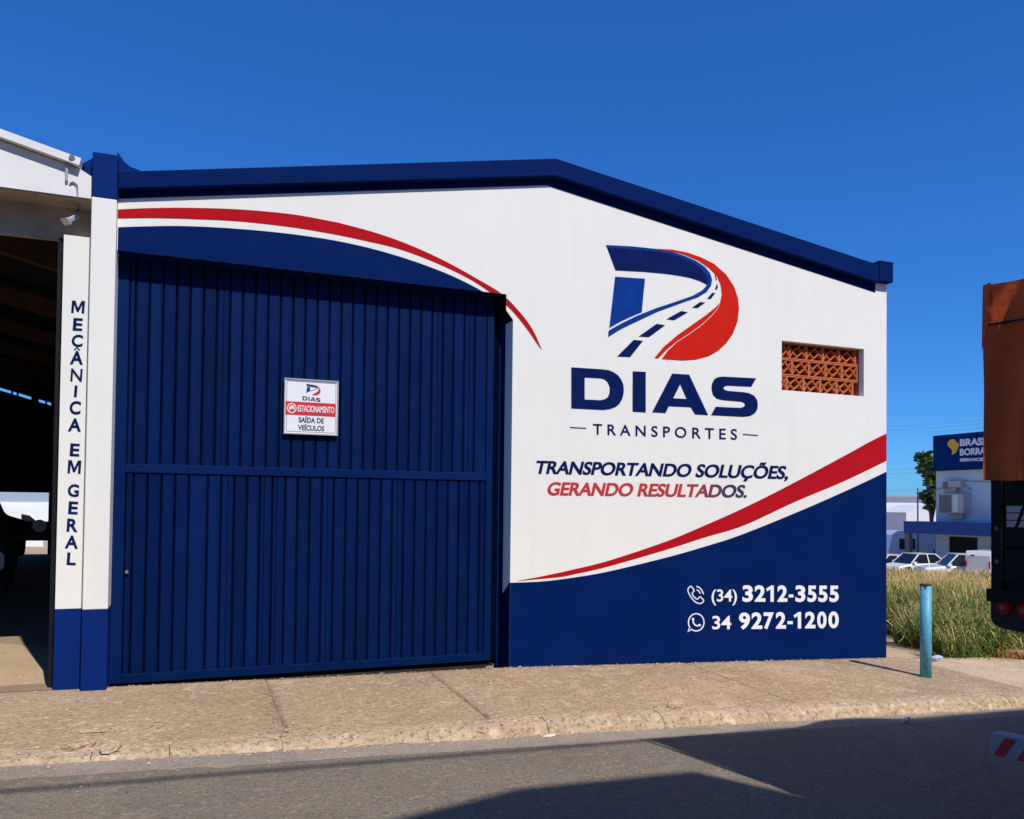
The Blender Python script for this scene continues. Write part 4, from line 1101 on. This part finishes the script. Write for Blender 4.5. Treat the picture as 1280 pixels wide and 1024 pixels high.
for n_, a_, b_, p_, w_ in ((5500, 11.5, 17, 1.0, .012), (13000, 16, 26, .9, .016), (11000, 25, 46, .9, .018)):
    V, F, H_ = blades(n_, samp(a_, b_, p_), .45, .85, w_)
    o_ = len(Vn); Vn += V; Fn += [tuple(i+o_ for i in f) for f in F]; Hn += H_
fs1 = samp(11.4, 15.5, 1.0)
for _ in range(600):
    x, y, q = fs1(); tuft(x, y, random.randint(14, 26), random.uniform(.35, .8)*(.6+.5*min(1, max(0, (math.hypot(x, y+7.6)-11.5)/3))), .019, random.choice([.0, .05, .15, .3, .5, .9]), Vn, Fn, Hn)
fs1 = samp(15.5, 22, 1.0)
for _ in range(420):
    x, y, q = fs1(); tuft(x, y, random.randint(12, 20), random.uniform(.5, .95), .024, random.choice([.15, .3, .6, .85]), Vn, Fn, Hn)
me = bpy.data.meshes.new('tall_grass'); me.from_pydata(Vn, [], Fn)
at_ = me.attributes.new('hue', 'FLOAT', 'POINT'); at_.data.foreach_set('value', Hn)
gmat = bpy.data.materials.new('grass_blades'); gmat.use_nodes = True
t = gmat.node_tree; p_ = t.nodes['Principled BSDF']; p_.inputs['Roughness'].default_value = .6; p_.inputs['Specular IOR Level'].default_value = .3
an_ = t.nodes.new('ShaderNodeAttribute'); an_.attribute_name = 'hue'
rp = t.nodes.new('ShaderNodeValToRGB')
els = rp.color_ramp.elements
els[0].position = 0; els[0].color = (.09,.17,.03,1); els[1].position = 1; els[1].color = (.72,.52,.24,1)
e = els.new(.35); e.color = (.20,.25,.05,1)
e = els.new(.62); e.color = (.56,.43,.13,1)
t.links.new(an_.outputs['Fac'], rp.inputs[0]); t.links.new(rp.outputs[0], p_.inputs['Base Color'])
tr = t.nodes.new('ShaderNodeBsdfTranslucent'); ms = t.nodes.new('ShaderNodeMixShader'); ms.inputs[0].default_value = .3
t.links.new(rp.outputs[0], tr.inputs[0]); t.links.new(p_.outputs[0], ms.inputs[1]); t.links.new(tr.outputs[0], ms.inputs[2])
t.links.new(ms.outputs[0], t.nodes['Material Output'].inputs[0])
me.materials.append(gmat)
go = bpy.data.objects.new('tall_grass', me); COL.objects.link(go)
tag(go, 'tall dry yellow and green grass on the vacant lot right of the warehouse', 'grass', kind='stuff')

# debris at the front of the grass
p = ground_pt(1262, 824, terrain)
o = MB().box(-.45, .45, -.06, .06, 0, .09).build('timber_offcut', M['plank'], bevel=.006); o.location = (p.x-.05, p.y-.35, pave_z(p.x, -.1)+.01); o.rotation_euler = (.1, .03, -.5)
tag(o, 'short reddish timber offcut lying at the front edge of the grass', 'board')
p = ground_pt(1171, 826, anyz); lump('plastic_litter', p.x, p.y, p.z, .09, .05, .04, M['litter_blue'], 'crumpled blue and white wrapper at the grass edge beside the post', 'litter', 21)
for i, (px, py, s, lb) in enumerate(((1272, 805, .22, 'pale rubble heap in the grass below the truck lamps'), (1258, 812, .12, 'small rubble lump left of the pale heap in the grass'), (1150, 806, .06, 'small stone on bare soil between warehouse corner and grass'), (1224, 826, .07, 'flat stone at the grass edge left of the timber offcut'))):
    p = ground_pt(px, py, terrain); lump('rubble', p.x, p.y, terrain(p.x, p.y), s, s*.7, s*.5, M['rubble'], lb, 'rubble', 30+i*3)

# ------------------------------------------------------------------ blue post
pb = ground_pt(1157.2, 846, pave_z)
pt = on_y(1158, 730, pb.y).z
post = thing('bollard_post', pb, 'pale blue steel pipe post with chipped paint on the pavement', 'post')
rp_ = .058
MB().tube([pb-Vector((0, 0, .1)), Vector((pb.x+.002, pb.y, pt-.012))], rp_, 24).build('pipe', M['post'], post, smooth=False)
MB().tube([Vector((pb.x+.002, pb.y, pt-.012)), Vector((pb.x+.002, pb.y, pt))], rp_+.006, 24).build('cap', M['rust'], post)
for ob in post.children:
    ob.data.polygons.foreach_set('use_smooth', [len(p.vertices) == 4 for p in ob.data.polygons])

# ------------------------------------------------------------------ truck seen from behind at the right edge
TX = 3.85; TY0, TY1 = -4.590, -6.95; TG = road_z(TX+3)
tk = thing('cargo_truck', (TX, (TY0+TY1)/2, road_z(TX)), 'dark cargo truck with orange tarpaulin, seen from behind at right edge', 'truck')
tz = lambda px, py: on_x(px, py, TX).z
zb_t = 1.755; zt_t = 2.755
# tarp: gently wrinkled shell
vs = []; fs = []
def tarp_h(x, v):
    hump = .17*max(0, math.sin(math.pi*min(1, max(0, (x-(TX+1.6))/1.1))))**.5 if TX+1.6 < x < TX+2.7 else 0
    return hump
nx_, nv_ = 40, 14
ring = []
for i in range(nx_+1):
    x = TX+8.2*i/nx_
    row = []
    n_s = 6
    for k in range(n_s+1):   # curb side, bottom to top
        f = k/n_s; z = zb_t+(zt_t-.04-zb_t)*f
        row.append((x, TY0+.012*noise.noise(Vector((x*3, f*1.5, 1)))-.01*f, z+(tarp_h(x, 0)*f)))
    for k in range(1, 8):
        f = k/8; row.append((x, TY0-.03+(TY1-TY0+.06)*f, zt_t+tarp_h(x, f)*(1-f*.4)+.02*noise.noise(Vector((x*1.7, f*4, 2)))+.05*math.sin(math.pi*f)))
    for k in range(n_s+1):
        f = 1-k/n_s; z = zb_t+(zt_t-.04-zb_t)*f
        row.append((x, TY1+.012*noise.noise(Vector((x*3, f*1.5, 7))), z))
    ring.append(row)
m_ = len(ring[0])
mb = MB(); mb.add([p for r in ring for p in r], [(i*m_+j, (i+1)*m_+j, (i+1)*m_+j+1, i*m_+j+1) for i in range(nx_) for j in range(m_-1)])
tp = mb.build('tarpaulin', M['orange_tarp'], tk, smooth=True)
# rear curtain with vertical folds, skirt a little ragged
mb = MB(); ny_, nz_ = 90, 16; vs = []
for i in range(ny_+1):
    y = TY0+(TY1-TY0)*i/ny_
    for k in range(nz_+1):
        f = k/nz_
        fold = .034*math.sin(y*34+2.2*f+3*noise.noise(Vector((y*2, f, 0))))*(1-f*.75)+.02*noise.noise(Vector((y*6, f*3, 4)))
        vs.append((TX-.015-fold*.8-.01, y, zb_t-.003*math.sin(y*25)+(zt_t+.012-zb_t)*f))
mb.add(vs, [(i*(nz_+1)+k, (i+1)*(nz_+1)+k, (i+1)*(nz_+1)+k+1, i*(nz_+1)+k+1) for i in range(ny_) for k in range(nz_)])
mb.build('rear_curtain', M['orange_tarp'], tk, smooth=True, recalc=False)
MB().box(TX-.05, TX-.035, TY1, TY0+.004, 2.555, 2.562).build('hem_seam', M['dark_steel'], tk)
# folded corner flap
MB().add([(TX-.05, TY0-.002, 2.765), (TX-.05, TY0-.04, 2.775), (TX-.055, TY0-.03, 2.56), (TX-.05, TY0+.004, 2.42), (TX-.03, TY0+.01, 2.6)], [(0, 1, 2), (0, 2, 3), (0, 3, 4)]).build('corner_flap', M['orange_tarp'], tk, recalc=False)
# body
mb = MB().box(TX+.03, TX+8.2, TY1+.03, TY0-.03, 1.14, 1.9); mb.build('cargo_body', M['dark_steel'], tk)
MB().box(TX, TX+.03, TY0-.055, TY0-.004, 1.16, 1.76).build('corner_post', M['dark_steel'], tk, bevel=.004)
MB().box(TX, TX+.03, TY1+.004, TY1+.055, 1.16, 1.76).build('corner_post', M['dark_steel'], tk, bevel=.004)
for k in range(3):
    z = 1.24+k*.175
    MB().box(TX+.008, TX+.029, TY1+.06, TY0-.06, z, z+.165).build('tailgate_board', M['dark_steel'], tk, bevel=.003)
MB().box(TX-.02, TX+.03, TY1, TY0+.006, 1.135, 1.20).build('tail_sill', M['dark_steel'], tk, bevel=.004)
for zz in (1.33, 1.5): MB().box(TX-.010, TX, TY0-.045, TY0-.03, zz, zz+.02).build('latch', M['grille'], tk)
# registration style panel of pale strips
a = on_x(1254.5, 632, TX-.004); b = on_x(1254.5, 659.5, TX-.004)
zr = lin(a.z, b.z, 4); yl = a.y; yr = yl-.42
for k in range(3):
    z1_, z0_ = zr[k]-.002, zr[k+1]+.003
    xs_ = [0, .045, .06, .18, .195, .30, .31, .42]
    for j in range(0, 6, 2):
        s_ = .012*(2-k)
        ya, yb2 = yl-xs_[j]-(0 if j == 0 else s_), yl-xs_[j+1]-s_
        if k < 3:
            MB().add([(TX-.002, ya-(-.008 if j else 0), z0_), (TX-.002, yb2+.010, z0_), (TX-.002, yb2-.004, z1_), (TX-.002, ya-(0 if j == 0 else .006), z1_)], [(0, 1, 2, 3)]).build('pale_strip', M['ac'], tk, recalc=False)
# lamp cluster
def ell(yc_, zc_, ry, rz2, xa, xb, n=20):
    mb = MB(); vs = [(xa, yc_+ry*math.cos(2*math.pi*k/n), zc_+rz2*math.sin(2*math.pi*k/n)) for k in range(n)]+[(xb, yc_+ry*.82*math.cos(2*math.pi*k/n), zc_+rz2*.82*math.sin(2*math.pi*k/n)) for k in range(n)]
    mb.add(vs, [(k, (k+1) % n, n+(k+1) % n, n+k) for k in range(n)]+[tuple(range(n, 2*n))]); return mb
lpz = [(TY0-.045, 1.062), (TY0-.135, 1.058), (TY0-.225, 1.055)]
hp = [(TY0-.004, 1.134), (TY0-.004, 1.05), (TY0-.02, 1.018), (TY0-.06, 1.0), (TY0-.30, .985), (TY0-.30, 1.134)]
prism_x([hp], TX+.0, TX+.05).build('lamp_bracket', M['black'], tk)
for y_, z_ in [(on_x(1253.5, 759.5, TX).y, on_x(1253.5, 759.5, TX).z), (on_x(1275.5, 764, TX).y, on_x(1275.5, 764, TX).z), (on_x(1275.5, 764, TX).y-.1, on_x(1275.5, 764, TX).z)]:
    l_ = ell(y_, z_, .036, .042, TX-.001, TX-.018).build('tail_lamp', M['lamp_red'], tk)
    ell(y_, z_, .013, .016, TX-.019, TX-.024, 12).build('lamp_core', M['lamp_glass'], l_)
# striped bumper bar
zb0, zb1 = .355, .47
bb = MB().box(TX-.03, TX+.06, TY1, TY0-.022, zb0, zb1).build('bumper_bar', M['bumper_white'], tk, bevel=.004)
k = 0; y = TY0-.035
while y > TY1+.2:
    MB().add([(TX-.0325, y, zb0+.006), (TX-.0325, y-.05, zb0+.006), (TX-.0325, y-.05-.055, zb1-.012), (TX-.0325, y-.055, zb1-.012)], [(0, 1, 2, 3)]).build('red_stripe', M['sign_red'], bb, recalc=False)
    y -= .105
for y in (TY0-.55, TY1+.55): MB().box(TX+.02, TX+.08, y-.04, y+.04, .47, 1.0).build('bumper_bracket', M['dark_steel'], tk)
for y in (TY0-.65, TY1+.65): MB().box(TX+.2, TX+10.5, y-.06, y+.06, .82, 1.0).build('chassis_rail', M['dark_steel'], tk)
MB().box(TX+.2, TX+8, TY1+.2, TY0-.2, 1.0, 1.139).build('cross_members', M['dark_steel'], tk)
for x in (TX+2.2, TX+3.4, TX+9.6):
    for y in (TY0-.28, TY1+.28):
        zc_ = road_z(x)+.5
        ty = MB().tube([(x, y-.22, zc_), (x, y+.22, zc_)], .5, 24).build('wheel', M['black'], tk)
        MB().tube([(x, y-.225, zc_), (x, y+.225, zc_)], .28, 14).build('rim', M['galv'], ty)
cab_ = [(TX+8.4, .35), (TX+10.6, .35), (TX+10.65, 1.3), (TX+10.45, 2.3), (TX+10.1, 2.6), (TX+8.4, 2.6)]
MB().prism([cab_], TY1+.05, TY0-.05).build('cab', M['car_white'], tk, bevel=.05)
MB().prism([[(TX+9.0, 1.5), (TX+10.3, 1.5), (TX+10.15, 2.2), (TX+9.0, 2.2)]], TY1+.04, TY0-.04).build('window', M['glass'], tk)

# the tail stands slightly askew: the left corner is the rearmost point
def skew(o, ox, oy):
    if o.type == 'MESH':
        me = o.data
        for v in me.vertices:
            wx, wy = v.co.x+ox, v.co.y+oy
            v.co.x += .24*(TY0-wy)*max(0, min(1, 1-(wx-TX-.3)/3.5))
        me.update()
    for c in o.children: skew(c, ox+(0 if o.type == 'EMPTY' else 0), oy)
skew(tk, tk.location.x, tk.location.y)

# ------------------------------------------------------------------ street side behind the viewer: building and cable that throw the shadows
def caster(gx_, gy_, h):
    g = Vector((gx_, gy_, road_z(gx_))); k = h/SV.z; return g+SV*k
g1 = ground_pt(866, 964, lambda x, y: road_z(x)); g0 = ground_pt(460, 1024, lambda x, y: road_z(x)); g2 = ground_pt(1128, 1024, lambda x, y: road_z(x)); gm_ = ground_pt(640, 983, lambda x, y: road_z(x))
Hb = 8.0
A = caster(g1.x, g1.y, Hb); B = caster(g0.x, g0.y, Hb); Cc = caster(g2.x, g2.y, Hb); Bm = caster(gm_.x, gm_.y, Hb)
foot = [(A.x, A.y), (Bm.x, Bm.y), (B.x, B.y), (B.x-16, B.y-4.2), (B.x-16, -24), (A.x+9, -24)]
d_ = Vector((Cc.x-A.x, Cc.y-A.y)).normalized()
foot = [(A.x, A.y), (Bm.x, Bm.y), (B.x, B.y), (B.x-14, B.y-3.2), (B.x-14, -24), (A.x+d_.x*14, A.y+d_.y*14)]
n = len(foot); zb2 = -1.0
ob2 = MB().add([(x, y, zb2) for x, y in foot]+[(x, y, A.z) for x, y in foot], [tuple(range(n)), tuple(range(n, 2*n))[::-1]]+[(i, (i+1) % n, n+(i+1) % n, n+i) for i in range(n)])
bl2 = thing('opposite_building', (A.x-4, A.y-4, road_z(0)), 'plain ochre building on the opposite side of the street', 'building')
ob2.build('wall', M['plaster'], bl2)
# overhead service cable
c0 = ground_pt(0, 990, lambda x, y: road_z(x)); c1 = ground_pt(400, 965, lambda x, y: road_z(x)); c2 = ground_pt(790, 927, lambda x, y: road_z(x))
K0, K1 = caster(c0.x, c0.y, 7), caster(c2.x, c2.y, 7)
dd = (K1-K0).normalized()
tag(MB().tube([K0-dd*18, K0, K1, K1+dd*16], .022, 6).build('service_cable', M['cable']), 'overhead service cable strung along the street between two poles', 'cable')
for q_, s_, lb in ((K0-dd*18, -1, 'wooden utility pole at the left end of the street cable'), (K1+dd*16, 1, 'wooden utility pole at the right end of the street cable')):
    o = MB().tube([(q_.x, q_.y, road_z(q_.x)-.3), (q_.x, q_.y, q_.z+.5)], [.16, .11], 12).build('utility_pole', M['wood'])
    tag(o, lb, 'utility pole')

# things glimpsed through the shed
sv = stand(30, 60)
vv = on_y(18, 660, 40)
wt = thing('white_truck', (vv.x, 44, terrain(vv.x, 44)), 'white truck standing in the sun beyond the dark workshop', 'truck', None, 0)
tg_ = terrain(vv.x, 44); dz = lambda py: on_y(30, py, 43).z-tg_
xw = lambda px: on_y(px, 640, 43).x-vv.x
MB().box(xw(-80), xw(95), -.9, 1.2, dz(668), dz(629)).build('cargo_box', M['far_white'], wt, world=False, bevel=.05)
MB().prism([[(xw(-20), dz(700)), (xw(62), dz(700)), (xw(60), dz(652)), (xw(44), dz(640)), (xw(4), dz(636)), (xw(-20), dz(640))]], -2.6, -1.0).build('cab', M['car_white'], wt, world=False, bevel=.08)
MB().prism([[(xw(34), dz(650)), (xw(56), dz(654)), (xw(44), dz(644)), (xw(34), dz(642))]], -2.62, -.98).build('window', M['glass'], wt, world=False)
for px in (8, 48): wheel(wt, xw(px), -2.4, .4, .42, .3)
fb_ = MB().box(-40, 2, 70, 78, -4, on_y(30, 612, 70).z+.6)
t_f = thing('grey_warehouse', (-18, 70, -2.5), 'long grey blue warehouse wall far behind the open workshop', 'warehouse')
fb_.build('wall', M['far_grey'], t_f)
MB().box(-40, 2, 69.9, 69.99, on_y(30, 627.5, 70).z-.12, on_y(30, 627.5, 70).z).build('ledge', M['far_white'], t_f)
# dark vehicle inside
dv = on_y(10, 700, 13)
dk = thing('dark_tractor', (dv.x-.8, 13, base_z(-1.5)-.15), 'dark lorry cab parked inside the shadowy workshop', 'lorry')
bx_ = dv.x-.8
MB().prism([[(-1.2, .4), (.95, .4), (1.0, 1.2), (.55, 1.35), (.3, 1.95), (-1.2, 2.0)]], -1.0, 1.1).build('cab', M['dark_steel'], dk, world=False, bevel=.08)
MB().prism([[(-.6, 1.3), (.4, 1.3), (.2, 1.8), (-.6, 1.8)]], -1.02, 1.12).build('window', M['glass'], dk, world=False)
for x in (-.6, .7): wheel(dk, x, -.9, .42, .42, .28)
o = thing('workbench', (on_y(46, 700, 10).x, 10, .0), 'cluttered dark workbench with machine parts inside the workshop', 'workbench')
MB().box(-.5, .45, -.3, .3, .85, .92).build('bench_top', M['wood'], o, world=False)
for sx_ in (-.45, .4):
    for sy_ in (-.25, .25): MB().box(sx_-.03, sx_+.03, sy_-.03, sy_+.03, -.1, .85).build('leg', M['dark_steel'], o, world=False)
ml = thing('bench_machine', (on_y(46, 700, 10).x, 10, .92), 'small dark machine with a wheel standing on the workbench', 'machine')
MB().box(-.2, .2, -.12, .12, 0, .28).build('housing', M['dark_steel'], ml, world=False, bevel=.03)
MB().tube([(.05, -.16, .2), (.05, -.13, .2)], .12, 14).build('flywheel', M['galv'], ml, world=False)
